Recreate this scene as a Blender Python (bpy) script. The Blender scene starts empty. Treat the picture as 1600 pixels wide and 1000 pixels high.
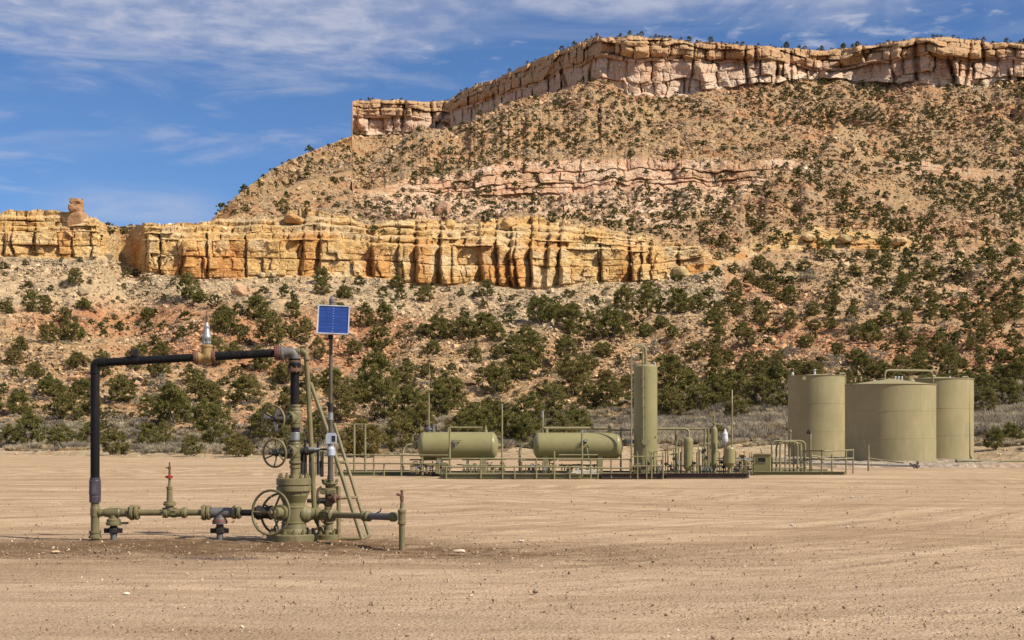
import bpy, math, random
import numpy as np
from mathutils import Vector, Matrix

# ---------------------------------------------------------------- camera, light, exposure
F = 2200.0          # focal length in pixels of a 1600 px wide frame
H = 1.8             # eye height above the pad
PXC, HOR = 800.0, 670.0
scene = bpy.context.scene
cam_d = bpy.data.cameras.new('camera'); cam = bpy.data.objects.new('camera', cam_d)
scene.collection.objects.link(cam); scene.camera = cam
cam.location = (0, 0, H); cam.rotation_euler = (math.pi/2, 0, 0)
cam_d.sensor_width = 36.0; cam_d.lens = F/1600*36.0
cam_d.shift_y = (HOR-500)/1600.0
cam_d.clip_start = 0.3; cam_d.clip_end = 20000

SUN_EL, SUN_AZ = math.radians(43), math.radians(118)     # azimuth clockwise from +Y
wd = bpy.data.worlds.new('World'); scene.world = wd; wd.use_nodes = True
nt = wd.node_tree; nt.nodes.clear()
def N(nt, t, **kw):
    n = nt.nodes.new(t)
    for k, v in kw.items(): setattr(n, k, v)
    return n
def L(nt, a, b): nt.links.new(a, b)
def mth(nt, op, a, b=None, c=None, clamp=False):
    n = N(nt, 'ShaderNodeMath', operation=op, use_clamp=clamp)
    for i, v in enumerate((a, b, c)):
        if v is None: continue
        if isinstance(v, (int, float)): n.inputs[i].default_value = v
        else: L(nt, v, n.inputs[i])
    return n.outputs[0]
def sstep(nt, x, lo, hi, a=0.0, b=1.0):
    n = N(nt, 'ShaderNodeMapRange', interpolation_type='SMOOTHSTEP')
    if isinstance(x, (int, float)): n.inputs[0].default_value = x
    else: L(nt, x, n.inputs[0])
    for i, v in zip((1, 2, 3, 4), (lo, hi, a, b)):
        if isinstance(v, (int, float)): n.inputs[i].default_value = v
        else: L(nt, v, n.inputs[i])
    return n.outputs[0]
def noise(nt, vec, scale, detail=4, rough=.55, dist=0.0, dim='3D'):
    n = N(nt, 'ShaderNodeTexNoise', noise_dimensions=dim)
    n.inputs['Scale'].default_value = scale; n.inputs['Detail'].default_value = detail
    n.inputs['Roughness'].default_value = rough; n.inputs['Distortion'].default_value = dist
    if vec is not None: L(nt, vec, n.inputs['Vector'])
    return n.outputs['Fac']
def mixc(nt, fac, a, b, mode='MIX'):
    n = N(nt, 'ShaderNodeMix', data_type='RGBA', blend_type=mode)
    for i, v in ((0, fac), (6, a), (7, b)):
        if isinstance(v, (int, float)): n.inputs[i].default_value = v
        elif isinstance(v, tuple): n.inputs[i].default_value = (v[0], v[1], v[2], 1)
        else: L(nt, v, n.inputs[i])
    return n.outputs[2]
def mapping(nt, vec, scale=(1, 1, 1), rot=(0, 0, 0), loc=(0, 0, 0)):
    n = N(nt, 'ShaderNodeMapping'); L(nt, vec, n.inputs[0])
    n.inputs['Scale'].default_value = scale; n.inputs['Rotation'].default_value = rot
    n.inputs['Location'].default_value = loc
    return n.outputs[0]

out = N(nt, 'ShaderNodeOutputWorld'); bg = N(nt, 'ShaderNodeBackground')
bg.inputs[1].default_value = 0.074
sky = N(nt, 'ShaderNodeTexSky', sky_type='NISHITA')
sky.sun_disc = False; sky.sun_elevation = SUN_EL; sky.sun_rotation = SUN_AZ
sky.air_density = 1.0; sky.dust_density = 0.1; sky.ozone_density = 5.0; sky.altitude = 1900
SKY_MUL = (0.80, 0.95, 1.12)
skyc = mixc(nt, 1.0, sky.outputs[0], SKY_MUL, 'MULTIPLY')
tc = N(nt, 'ShaderNodeTexCoord'); sx = N(nt, 'ShaderNodeSeparateXYZ'); L(nt, tc.outputs['Generated'], sx.inputs[0])
X_, Y_, Z_ = sx.outputs
r_ = mth(nt, 'SQRT', mth(nt, 'ADD', mth(nt, 'MULTIPLY', X_, X_), mth(nt, 'MULTIPLY', Y_, Y_)))
v_ = mth(nt, 'DIVIDE', Z_, mth(nt, 'MAXIMUM', r_, .001))
ax = mth(nt, 'DIVIDE', X_, mth(nt, 'MAXIMUM', r_, .001))
zc = mth(nt, 'MAXIMUM', Z_, .03)
cv = N(nt, 'ShaderNodeCombineXYZ')
L(nt, mth(nt, 'DIVIDE', X_, zc), cv.inputs[0]); L(nt, mth(nt, 'DIVIDE', Y_, zc), cv.inputs[1])
cvec = cv.outputs[0]
big = noise(nt, mapping(nt, cvec, (1.0, 0.8, 1), rot=(0, 0, .25)), 1.6, 5, .6, .6)
puff = noise(nt, mapping(nt, cvec, (0.75, 0.62, 1), rot=(0, 0, .2)), 12.0, 6, .58, .2)
edge = sstep(nt, ax, -.12, .03, .243, .285)
vv = mth(nt, 'ADD', v_, mth(nt, 'MULTIPLY', mth(nt, 'SUBTRACT', big, .5), .12))
m1 = sstep(nt, vv, mth(nt, 'SUBTRACT', edge, .012), mth(nt, 'ADD', edge, .035))
body = mth(nt, 'ADD', mth(nt, 'MULTIPLY', puff, .62), mth(nt, 'MULTIPLY', big, .38))
c1 = mth(nt, 'MULTIPLY', m1, sstep(nt, body, .36, .66, .28, .85))
# detached puffs a little below the main band
m1b = sstep(nt, vv, .235, .27)
c1b = mth(nt, 'MULTIPLY', m1b, sstep(nt, body, .50, .66, 0, .7))
# thin low wisps
wv = mapping(nt, tc.outputs['Generated'], (1, 1, 5.5), rot=(0, .05, 0))
wis = noise(nt, wv, 7.0, 6, .6, .5)
w = mth(nt, 'MULTIPLY', sstep(nt, wis, .47, .74, 0, .6), sstep(nt, v_, .10, .17, .5, 1))
wl = mth(nt, 'MULTIPLY', w, sstep(nt, ax, -.30, .1, 1.0, .35))
# soft bank at left
gl = mth(nt, 'MULTIPLY', mth(nt, 'SUBTRACT', v_, .207), 1/.016); gl = mth(nt, 'POWER', 2.718, mth(nt, 'MULTIPLY', mth(nt, 'MULTIPLY', gl, gl), -1.0))
gl = mth(nt, 'MULTIPLY', gl, sstep(nt, ax, -.36, -.22, .75, 0))
gl = mth(nt, 'MULTIPLY', gl, sstep(nt, wis, .35, .62))
g2 = mth(nt, 'MULTIPLY', mth(nt, 'SUBTRACT', v_, .152), 1/.013); g2 = mth(nt, 'POWER', 2.718, mth(nt, 'MULTIPLY', mth(nt, 'MULTIPLY', g2, g2), -1.0))
g2 = mth(nt, 'MULTIPLY', mth(nt, 'MULTIPLY', g2, sstep(nt, ax, -.34, -.27)), mth(nt, 'MULTIPLY', sstep(nt, ax, -.18, -.23), sstep(nt, wis, .30, .6, .1, .5)))
gl = mth(nt, 'MAXIMUM', gl, g2)
cl = mth(nt, 'MAXIMUM', mth(nt, 'MAXIMUM', c1, c1b), mth(nt, 'MAXIMUM', wl, gl))
cl = mth(nt, 'MINIMUM', cl, .9)
skyc = mixc(nt, cl, skyc, (5.6, 5.8, 6.9))
L(nt, skyc, bg.inputs[0]); L(nt, bg.outputs[0], out.inputs[0])

sd = bpy.data.lights.new('sun', 'SUN'); sd.energy = 5.0; sd.angle = math.radians(.53); sd.color = (1.0, .925, .79)
sun = bpy.data.objects.new('sun', sd); scene.collection.objects.link(sun)
sdir = Vector((math.sin(SUN_AZ)*math.cos(SUN_EL), math.cos(SUN_AZ)*math.cos(SUN_EL), math.sin(SUN_EL)))
sun.rotation_euler = sdir.to_track_quat('Z', 'Y').to_euler(); sun.location = (30, -20, 40)
vs = scene.view_settings
vs.view_transform = 'Standard'; vs.look = 'None'; vs.gamma = 1; vs.use_curve_mapping = False; vs.exposure = 0.42

C = scene.collection
rnd = random.Random(7); R = np.random.RandomState(11)

# ---------------------------------------------------------------- tagging
def tag(o, label=None, cat=None, group=None, kind=None):
    if label: o['label'] = label
    if cat: o['category'] = cat
    if group: o['group'] = group
    if kind: o['kind'] = kind
    return o
def W(px, py, D): return Vector(((px-PXC)/F*D, D, H+(HOR-py)/F*D))
def GD(py): return H*F/(py-HOR)      # distance of a ground point seen at row py

# ---------------------------------------------------------------- noise
def _h(ix, iy, iz, seed):
    n = (ix.astype(np.int64)*374761393 + iy.astype(np.int64)*668265263 + iz.astype(np.int64)*2147483647 + seed*974711) & 0xFFFFFFFF
    n = ((n ^ (n >> 13)) * 1274126177) & 0xFFFFFFFF
    n = n ^ (n >> 16)
    return (n & 0xFFFFFF).astype(np.float32)/16777216.0
def vnoise(x, y, z, seed=0):
    x, y, z = np.broadcast_arrays(x, y, z)
    ix, iy, iz = np.floor(x), np.floor(y), np.floor(z)
    fx, fy, fz = x-ix, y-iy, z-iz
    fx = fx*fx*(3-2*fx); fy = fy*fy*(3-2*fy); fz = fz*fz*(3-2*fz)
    ix = ix.astype(np.int64); iy = iy.astype(np.int64); iz = iz.astype(np.int64)
    def g(a, b, c): return _h(ix+a, iy+b, iz+c, seed)
    v = ((g(0,0,0)*(1-fx)+g(1,0,0)*fx)*(1-fy)+(g(0,1,0)*(1-fx)+g(1,1,0)*fx)*fy)*(1-fz) + \
        ((g(0,0,1)*(1-fx)+g(1,0,1)*fx)*(1-fy)+(g(0,1,1)*(1-fx)+g(1,1,1)*fx)*fy)*fz
    return v*2-1
def fbm(x, y, z, octs=4, seed=0, gain=.5):
    s = 0; a = 1; t = 0
    for k in range(octs):
        s = s + a*vnoise(x*2**k+17.3*k, y*2**k-9.1*k, z*2**k+4.7*k, seed+k*13); t += a; a *= gain
    return s/t*1.6
def ss(x, a, b):
    t = np.clip((x-a)/(b-a), 0, 1); return t*t*(3-2*t)

# ---------------------------------------------------------------- materials
MATS = {}
def new_mat(name):
    m = bpy.data.materials.new(name); m.use_nodes = True; t = m.node_tree; t.nodes.clear()
    o = N(t, 'ShaderNodeOutputMaterial'); b = N(t, 'ShaderNodeBsdfPrincipled'); L(t, b.outputs[0], o.inputs[0])
    MATS[name] = m
    return m, t, b
def bump(t, b, h, dist, strength=1.0):
    n = N(t, 'ShaderNodeBump'); n.inputs['Distance'].default_value = dist; n.inputs['Strength'].default_value = strength
    L(t, h, n.inputs['Height']); L(t, n.outputs[0], b.inputs['Normal'])
def paint(name, col, rough=.5, dirt=(.25, .18, .10), dirtamt=.35, rust=0.0, metal=0.0, scale=1.0, spread=.12, spec=.4):
    m, t, b = new_mat(name)
    tc = N(t, 'ShaderNodeTexCoord'); ge = N(t, 'ShaderNodeNewGeometry'); p = ge.outputs['Position']
    n1 = noise(t, p, 1.7*scale, 6, .62); n2 = noise(t, mapping(t, p, (1, 1, .25)), 9*scale, 5, .6); n3 = noise(t, p, 38*scale, 4, .6)
    c = mixc(t, sstep(t, n1, .3, .7), tuple(v*(1-spread) for v in col), tuple(v*(1+spread) for v in col))
    c = mixc(t, sstep(t, n2, .48, .74, 0, dirtamt), c, dirt)
    if rust > 0:
        c = mixc(t, sstep(t, mth(t, 'ADD', mth(t, 'MULTIPLY', n1, .5), mth(t, 'MULTIPLY', n3, .5)), .62-rust*.2, .68-rust*.12), c, (.16, .055, .02))
    L(t, c, b.inputs['Base Color']); b.inputs['Metallic'].default_value = metal
    L(t, sstep(t, n2, .3, .7, rough-.08, rough+.15), b.inputs['Roughness'])
    bump(t, b, n3, .004, .6)
    b.inputs['Specular IOR Level'].default_value = spec
    return m
paint('olive_paint', (.145, .125, .056), .52, rust=.3, dirtamt=.6, spread=.25)
paint('olive_paint_dusty', (.20, .175, .085), .6, dirt=(.36, .27, .17), dirtamt=.5, rust=.15)
paint('dark_coated_steel', (.011, .0105, .011), .5, dirt=(.055, .04, .032), dirtamt=.3, spec=.1)
paint('mast_brown', (.085, .07, .05), .6, dirt=(.16, .13, .1), dirtamt=.4, scale=2)
paint('purple_tape', (.055, .042, .055), .38, dirt=(.3, .26, .24), dirtamt=.3)
paint('rusty_steel', (.14, .070, .045), .75, dirt=(.07, .03, .02), dirtamt=.6, scale=3)
paint('red_oxide', (.12, .045, .034), .6, dirt=(.08, .04, .03), dirtamt=.5, scale=3)
paint('bright_red', (.30, .03, .025), .45, dirtamt=.2, scale=3)
paint('galvanised', (.34, .34, .34), .45, dirt=(.2, .18, .16), dirtamt=.3, metal=.6, scale=3)
paint('grey_steel', (.125, .12, .115), .55, dirt=(.2, .15, .10), dirtamt=.55, metal=.1, scale=2)
paint('ochre_paint', (.30, .19, .07), .6, dirt=(.15, .08, .03), dirtamt=.5, scale=2)
paint('black_iron', (.022, .02, .02), .55, spec=.2, dirt=(.12, .07, .05), dirtamt=.35, scale=3)
paint('white_plastic', (.48, .48, .50), .4, dirtamt=.15)
paint('pale_grey_blue', (.36, .38, .44), .4, dirtamt=.2)
paint('dark_glass', (.015, .018, .02), .15, dirtamt=.05)
paint('dark_opening', (.02, .02, .018), .9, dirtamt=.05)
paint('pale_pipe', (.42, .38, .30), .6, dirtamt=.4)
paint('skid_steel', (.15, .14, .065), .65, dirt=(.30, .22, .14), dirtamt=.45, rust=.2)
paint('red_skid_steel', (.06, .036, .026), .7, dirt=(.2, .14, .1), dirtamt=.4)
paint('tank_paint', (.265, .222, .11), .62, dirt=(.36, .28, .165), dirtamt=.45, spread=.09, scale=.35)
paint('vessel_paint', (.225, .20, .088), .40, dirt=(.26, .21, .12), dirtamt=.3, spread=.07, scale=.7)
paint('panel_frame', (.5, .5, .52), .35, metal=.5, dirtamt=.15)
m, t, b = new_mat('solar_cell')
oi = N(t, 'ShaderNodeObjectInfo')
L(t, mixc(t, oi.outputs['Random'], (.010, .035, .17), (.014, .045, .21)), b.inputs['Base Color'])
b.inputs['Roughness'].default_value = .32
m, t, b = new_mat('cell_line'); b.inputs['Base Color'].default_value = (.35, .42, .58, 1)
paint('panel_blue', (.03, .06, .2), .4, dirtamt=.05)

def rock_material(name, inst=False):
    m, t, b = new_mat(name)
    at = N(t, 'ShaderNodeAttribute', attribute_name='col'); at.attribute_type = 'INSTANCER' if inst else 'GEOMETRY'
    ge = N(t, 'ShaderNodeNewGeometry'); p = ge.outputs['Position']
    if inst:
        L(t, at.outputs['Color'], b.inputs['Base Color'])
        n3 = noise(t, p, 3.0, 4, .65)
        bump(t, b, n3, .12, .8)
    else:
        n1 = noise(t, p, .16, 7, .66); n2 = noise(t, mapping(t, p, (1, 1, 2.2)), .9, 7, .72); n3 = noise(t, p, 3.2, 6, .75)
        f = mth(t, 'ADD', mth(t, 'MULTIPLY', n2, .55), mth(t, 'MULTIPLY', n3, .45))
        c = mixc(t, 1.0, at.outputs['Color'], mixc(t, sstep(t, f, .36, .64), (.66, .62, .58), (1.28, 1.26, 1.22)), 'MULTIPLY')
        c = mixc(t, sstep(t, n1, .5, .72, 0, .45), c, mixc(t, 1.0, c, (1.15, .82, .66), 'MULTIPLY'))
        # vertical desert varnish streaks on steep faces only
        nz = N(t, 'ShaderNodeSeparateXYZ'); L(t, ge.outputs['Normal'], nz.inputs[0])
        steep = sstep(t, mth(t, 'ABSOLUTE', nz.outputs[2]), .75, .35)
        st = noise(t, mapping(t, p, (1.0, 1.0, .12)), .8, 5, .6)
        c = mixc(t, mth(t, 'MULTIPLY', steep, sstep(t, st, .50, .68, 0, .5)), c, mixc(t, 1.0, c, (.80, .60, .42), 'MULTIPLY'))
        L(t, c, b.inputs['Base Color'])
        v = N(t, 'ShaderNodeTexVoronoi'); v.inputs['Scale'].default_value = 1.4; L(t, p, v.inputs['Vector'])
        bump(t, b, mth(t, 'ADD', mth(t, 'ADD', mth(t, 'MULTIPLY', n2, .8), mth(t, 'MULTIPLY', n3, .45)), mth(t, 'MULTIPLY', v.outputs['Distance'], .4)), .65, .9)
    b.inputs['Roughness'].default_value = .95; b.inputs['Specular IOR Level'].default_value = .1
    return m
rock_material('hillside_rock'); rock_material('loose_rock', True)

def leaf_mat(name, c1, c2, c3):
    m, t, b = new_mat(name)
    oi = N(t, 'ShaderNodeObjectInfo'); at = N(t, 'ShaderNodeAttribute', attribute_name='tint')
    c = mixc(t, at.outputs['Fac'], c1, c2)
    c = mixc(t, mth(t, 'MULTIPLY', mth(t, 'POWER', oi.outputs['Random'], 1.6), .8), c, c3)
    L(t, c, b.inputs['Base Color']); b.inputs['Roughness'].default_value = .7; b.inputs['Specular IOR Level'].default_value = .2
    tr = N(t, 'ShaderNodeBsdfTranslucent'); L(t, c, tr.inputs[0]); ms = N(t, 'ShaderNodeMixShader'); ms.inputs[0].default_value = .32
    L(t, b.outputs[0], ms.inputs[1]); L(t, tr.outputs[0], ms.inputs[2]); L(t, ms.outputs[0], [n for n in t.nodes if n.type == 'OUTPUT_MATERIAL'][0].inputs[0])
    return m
leaf_mat('juniper_leaf', (.072, .074, .019), (.235, .215, .058), (.20, .16, .055))
leaf_mat('far_juniper_leaf', (.058, .064, .019), (.17, .165, .05), (.13, .115, .042))
leaf_mat('yellow_leaf', (.10, .085, .02), (.24, .17, .04), (.16, .13, .04))
leaf_mat('grey_twig', (.22, .185, .14), (.40, .34, .26), (.30, .25, .17))
leaf_mat('sage_leaf', (.40, .34, .24), (.60, .52, .38), (.50, .41, .27))
leaf_mat('dry_grass', (.48, .37, .20), (.66, .52, .31), (.55, .42, .25))
paint('bark', (.12, .095, .075), .9, dirtamt=.3, scale=2)
# ---------------------------------------------------------------- the mesa: one terrain sheet with two cliffs and a rim
def I(px, pts):
    a = np.array(pts, dtype=float); return np.interp(px, a[:, 0], a[:, 1])
px = np.concatenate([np.arange(-700, -30, 12.0), np.arange(-30, 1630, 1.55), np.arange(1636, 2300, 12.0)])
px = px.astype(np.float64); nc = len(px)
def zof(py, Y): return H+(HOR-py)/F*Y

edge_py = I(px, [(-700,705),(0,709),(150,713),(400,717),(600,714),(1000,713),(1330,713),(1480,717),(1600,722),(2300,726)])
Y1 = H*F/(edge_py-HOR); z1 = np.full(nc, .04)
Y0 = Y1-9; z0 = np.full(nc, -.55)
Y2 = I(px, [(0,124),(400,112),(600,112),(900,122),(1100,124),(1600,120)]); py2 = I(px, [(0,692),(400,702),(640,698),(900,676),(1100,660),(1300,640),(1600,628)])
z2 = zof(py2, Y2)
# yellow cliff base/top
py3 = I(px, [(-300,402),(0,400),(150,404),(166,398),(190,408),(222,424),(300,436),(420,434),(500,430),(600,434),(650,444),(700,446),(750,441),(800,450),(850,452),(880,446),(950,441),(1000,440),(1060,434),(1100,424),(1130,412),(1170,402),(1200,390),(1420,388),(1460,384),(1600,384)])
py4 = I(px, [(-300,340),(0,334),(20,328),(60,328),(100,331),(130,333),(150,342),(168,352),(190,354),(240,350),(300,348),(330,345),(380,343),(420,336),(470,327),(520,332),(560,346),(600,352),(640,342),(700,347),(760,352),(790,340),(830,340),(900,347),(960,362),(1000,367),(1050,382),(1100,396),(1130,400),(1170,388),(1200,364),(1260,356),(1340,360),(1420,372),(1460,378),(1600,378)])
Y3 = I(px, [(-300,185),(0,190),(150,191),(168,196),(190,206),(212,204),(226,197),(300,196),(600,198),(1100,202),(1180,222),(1420,228),(1600,236)])
z3 = zof(py3, Y3)
def n1(x, sc_, seed): return fbm(x/sc_, 0*x, 0*x, 4, seed, .6)
py3 = py3+3.5*n1(px, 26, 801)-3*np.maximum(n1(px, 60, 802), 0); py4 = py4+np.where(px > 330, 4.5, 2.0)*n1(px, 32, 803)+np.where(px > 880, 6.0, 0)*n1(px, 18, 804)
yw = I(px, [(0,1),(152,1),(170,.25),(205,.25),(222,1),(1090,1),(1130,.25),(1180,.3),(1215,.45),(1400,.4),(1460,.05),(1600,.05)])
Y4 = Y3+1.2+I(px, [(0,3),(150,3),(190,8),(222,5),(420,8),(600,9),(1100,8),(1200,5),(1600,4)]); z4 = zof(py4, Y4)
Y5 = Y4+16
sk_py = I(px, [(330,345),(342,332),(360,315),(385,294),(400,283),(425,265),(450,252),(475,241),(500,231),(549,213)])
sk_Y = I(px, [(330,238),(360,266),(400,305),(450,352),(500,405),(549,460)])
z5 = z4+I(px, [(0,-.6),(300,-.4),(330,.0),(400,.7),(600,1.4),(1600,2.5)])
rim_top = I(px, [(553,158),(560,156),(600,155),(704,158),(706,151),(740,135),(770,124),(800,112),(850,89),(900,69),(940,57),(980,54),(1040,58),(1100,67),(1200,73),(1280,78),(1340,73),(1400,63),(1450,59),(1500,58),(1560,65),(1600,66),(2000,75),(2300,70)])
rim_base = I(px, [(553,212),(620,211),(703,207),(706,205),(760,191),(800,176),(850,161),(900,151),(940,145),(980,146),(1040,151),(1100,144),(1160,137),(1240,131),(1300,127),(1400,131),(1500,136),(1600,129),(2300,140)])
rim_Y = I(px, [(553,603),(703,603),(706,576),(760,548),(800,527),(850,499),(900,473),(940,452),(980,446),(1040,444),(1200,452),(1280,470),(1340,466),(1450,450),(1600,452),(2300,440)])
rim_base = rim_base+np.where(px > 551, 3.0, 0)*n1(px, 22, 805)-np.where(px > 940, 9.0, 0)*np.maximum(n1(px, 55, 806), 0); rim_top = rim_top+1.3*n1(px, 30, 807)
pk_b = I(px, [(553,300),(640,302),(700,306),(800,304),(900,300),(1000,296),(1250,292),(1330,276),(1400,275),(1500,278),(1600,284),(2300,284)])
pk_t = I(px, [(553,293),(640,283),(700,270),(760,256),(800,249),(900,246),(1250,249),(1330,255),(1400,253),(1500,257),(1600,264),(2300,264)])
pk_Y = I(px, [(553,304),(700,318),(800,326),(1600,332)])
pw = I(px, [(560,0),(620,.6),(700,1),(1250,1),(1300,.3),(1340,.1),(1400,.4),(1480,.45),(1560,.2),(2300,.4)])
pk_t = pk_t+np.where(px > 551, 5.0, 0)*n1(px, 38, 811)+np.where(px > 551, 5.0, 0)*np.maximum(n1(px, 14, 812), 0); pk_b = pk_b-np.where(px > 551, 8.0, 0)*np.maximum(n1(px, 45, 813), -.5)
left = px < 330; spur = (px >= 330) & (px < 551)
z_sk = zof(sk_py, sk_Y)
def sel(a, b, c): return np.where(left, a, np.where(spur, b, c))
Y6 = sel(Y5+25, Y5+(sk_Y-Y5)*.40, pk_Y);      z6 = sel(z5-2.0, z5+(z_sk-z5)*.40, zof(pk_b, pk_Y))
Y7 = sel(Y5+30, Y5+(sk_Y-Y5)*.45, pk_Y+5);    z7 = sel(z5-2.6, z5+(z_sk-z5)*.45, zof(pk_t, pk_Y+5))
Y8 = sel(Y5+70, sk_Y, rim_Y);                 z8 = sel(z5-8, z_sk, zof(rim_base, rim_Y))
Y9 = sel(Y5+80, sk_Y+5, rim_Y+2.5);             z9 = sel(z5-10, z_sk-.8, zof(rim_top, rim_Y+2.5))
Y10 = sel(Y5+190, sk_Y+140, rim_Y+140);       z10 = sel(z5-40, z_sk-70, z9+.5)
keysY = [Y0, Y1, Y2, Y3, Y4, Y5, Y6, Y7, Y8, Y9, Y10]; keysZ = [z0, z1, z2, z3, z4, z5, z6, z7, z8, z9, z10]
rows = [6, 16, 150, 120, 22, 92, 56, 100, 96, 10]
PY_, PZ_, SEC, TT = [], [], [], []
gk = np.exp(-(np.arange(-60, 61)/26.0)**2); gk /= gk.sum()
def blur(a, g=gk): h_ = len(g)//2; return np.convolve(np.pad(a, h_, mode='edge'), g, 'valid')
gw = np.exp(-(np.arange(-240, 241)/95.0)**2); gw /= gw.sum()
Y3s = blur(Y3); z3s = zof(blur(py3), Y3s); Y8s = blur(Y8); z8s = zof(HOR-(z8-H)/Y8*F, Y8s)
for k, n in enumerate(rows):
    last = k == len(rows)-1
    tt = np.linspace(0, 1, n+1)[:(n+1 if last else n)]
    for q in tt:
        e = q
        if k == 2: e = q**1.0
        zz = keysZ[k]*(1-e)+keysZ[k+1]*e
        if k == 2:
            w3 = float(ss(np.float64(q), .90, 1.0)); ye, ze = Y3s*(1-w3)+Y3*w3, z3s*(1-w3)+z3*w3
            PY_.append(Y2*(1-q)+ye*q); PZ_.append(z2+(ze-z2)*(q**1.22)); SEC.append(k); TT.append(q); continue
        if k == 7:
            w8 = float(ss(np.float64(q), .86, 1.0)); ye, ze = Y8s*(1-w8)+Y8*w8, z8s*(1-w8)+z8*w8
            PY_.append(Y7*(1-q)+ye*q); PZ_.append(z7+(ze-z7)*(q**1.08)); SEC.append(k); TT.append(q); continue
        if k == 2: zz = keysZ[k]+(keysZ[k+1]-keysZ[k])*(q**1.22)     # concave foot of the talus
        if k == 7: zz = keysZ[k]+(keysZ[k+1]-keysZ[k])*(q**1.08)
        PY_.append(keysY[k]*(1-e)+keysY[k+1]*e); PZ_.append(zz); SEC.append(k); TT.append(q)
Yg = np.array(PY_); Zg = np.array(PZ_); SEC = np.array(SEC); TT = np.array(TT); nr = len(SEC)
PXg = np.broadcast_to(px, Yg.shape)
dirx = (PXg-PXC)/F
def scr(): return HOR-(Zg-H)/Yg*F
Xg = dirx*Yg
# --- big forms on the slopes
def addz(k, fn):
    i = np.where(SEC == k)[0]; w = np.sin(np.pi*np.clip(TT[i], 0, 1))[:, None]
    x, y, z, p = Xg[i], Yg[i], Zg[i], PXg[i]
    sp = HOR-(z-H)/y*F
    Zg[i] += fn(x, y, z, p, sp, w, TT[i][:, None])
def lower(x, y, z, p, sp, w, t):
    ws = np.minimum(w*1.8, 1)
    g = 1-np.abs(vnoise(x/13+fbm(x/20, y/20, 0*x, 2, 5)*.8, y/55, 0*x, 3))
    d = -2.4*g*g + 1.2*fbm(x/26, y/26, 0*x, 3, 8)
    g2 = 1-np.abs(vnoise(x/4.5+vnoise(x/9, y/9, 0*x, 31), y/16, 0*x, 9))
    return ws*(d*ss(t, .1, .5) - .7*g2*g2*ss(t, .1, .45) + .35*fbm(x/3, y/3, 0*x, 3, 10)) + np.minimum(w*6, 1)*.16*fbm(x/.9, y/.9, z/.9, 2, 12)
addz(2, lower)
addz(1, lambda x, y, z, p, sp, w, t: .12*fbm(x/2.5, y/2.5, 0*x, 3, 41)*w)
def bench(x, y, z, p, sp, w, t): return w*(.9*fbm(x/5, y/5, 0*x, 4, 51))+.25*fbm(x/1.2, y/1.2, 0*x, 2, 52)
addz(4, bench)
def linedist(p, sp, a, b):
    # signed distance in pixels to the right of / below the segment a->b, and the place along it
    ax_, ay_ = a; bx_, by_ = b; dx, dy = bx_-ax_, by_-ay_; Ln = math.hypot(dx, dy)
    s = ((p-ax_)*dx+(sp-ay_)*dy)/Ln/Ln; d = ((p-ax_)*dy-(sp-ay_)*dx)/Ln
    return s, d
def mids(x, y, z, p, sp, w, t):
    ws = np.minimum(w*2.2, 1)
    g = 1-np.abs(vnoise(x/24+fbm(x/30, y/30, 0*x, 2, 15)*.7, y/90, 0*x, 13))
    d = -3.6*g*g + 1.6*fbm(x/30, y/30, 0*x, 3, 18)
    g2 = 1-np.abs(vnoise(x/8+vnoise(x/15, y/15, 0*x, 32), y/30, 0*x, 19))
    d = d-1.3*g2*g2+.6*fbm(x/5, y/5, 0*x, 3, 20)
    s, q = linedist(p, sp, (1335, 225), (1120, 385))      # sharp-crested rib crossing the pink band
    r1 = 13*np.where(q < 0, np.exp(-(q/13)**2), np.exp(-(q/65)**2))*ss(s, -.25, .2)*(1-ss(s, .85, 1.25))
    r1 = np.where(q > 0, r1, r1)
    s2, q2 = linedist(p, sp, (1000, 165), (600, 292))
    r2 = 10*np.where(q2 > 0, np.exp(-(q2/24)**2), np.exp(-(q2/45)**2))*ss(s2, -.1, .2)*(1-ss(s2, .8, 1.2))
    return ws*(d*1.25+r2) + np.minimum(w*3, 1)*r1 + np.minimum(w*5, 1)*(.55*fbm(x/2.0, y/2.0, z/2.0, 3, 22, .6)+.7*fbm(x/6.5, y/9, 0*x, 3, 23))
def ledges(x, y, z, p, sp, w, t):
    r = mids(x, y, z, p, sp, w, t)
    # pale beds that outcrop as broken steps below the pink band
    wl_ = ss(p, 520, 640)*(1-ss(p, 1010, 1180))*ss(t, .30, .45)+.55*ss(p, 560, 660)*ss(t, .62, .72)*(1-ss(p, 1250, 1330))
    wl_ = np.clip(wl_, 0, 1)*(.55+.45*ss(fbm(x/14, y/14, 0*x, 3, 821), -.5, .2))
    zz_ = z+r*.6; st = 2.7; ph_ = .8*fbm(x/30, y/60, 0*x, 3, 820)
    u_ = (zz_+ph_)/st; fr = u_-np.floor(u_); tgt = (np.floor(u_)+ss(fr, .55, .95))*st-ph_
    return r*.6+(tgt-zz_)*wl_*.95
addz(5, ledges); addz(7, mids)
addz(6, lambda x, y, z, p, sp, w, t: (lambda s, q: 9*np.where(q < 0, np.exp(-(q/9)**2), np.exp(-(q/60)**2)))(*linedist(p, sp, (1335, 225), (1120, 385)))*.0)

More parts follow.
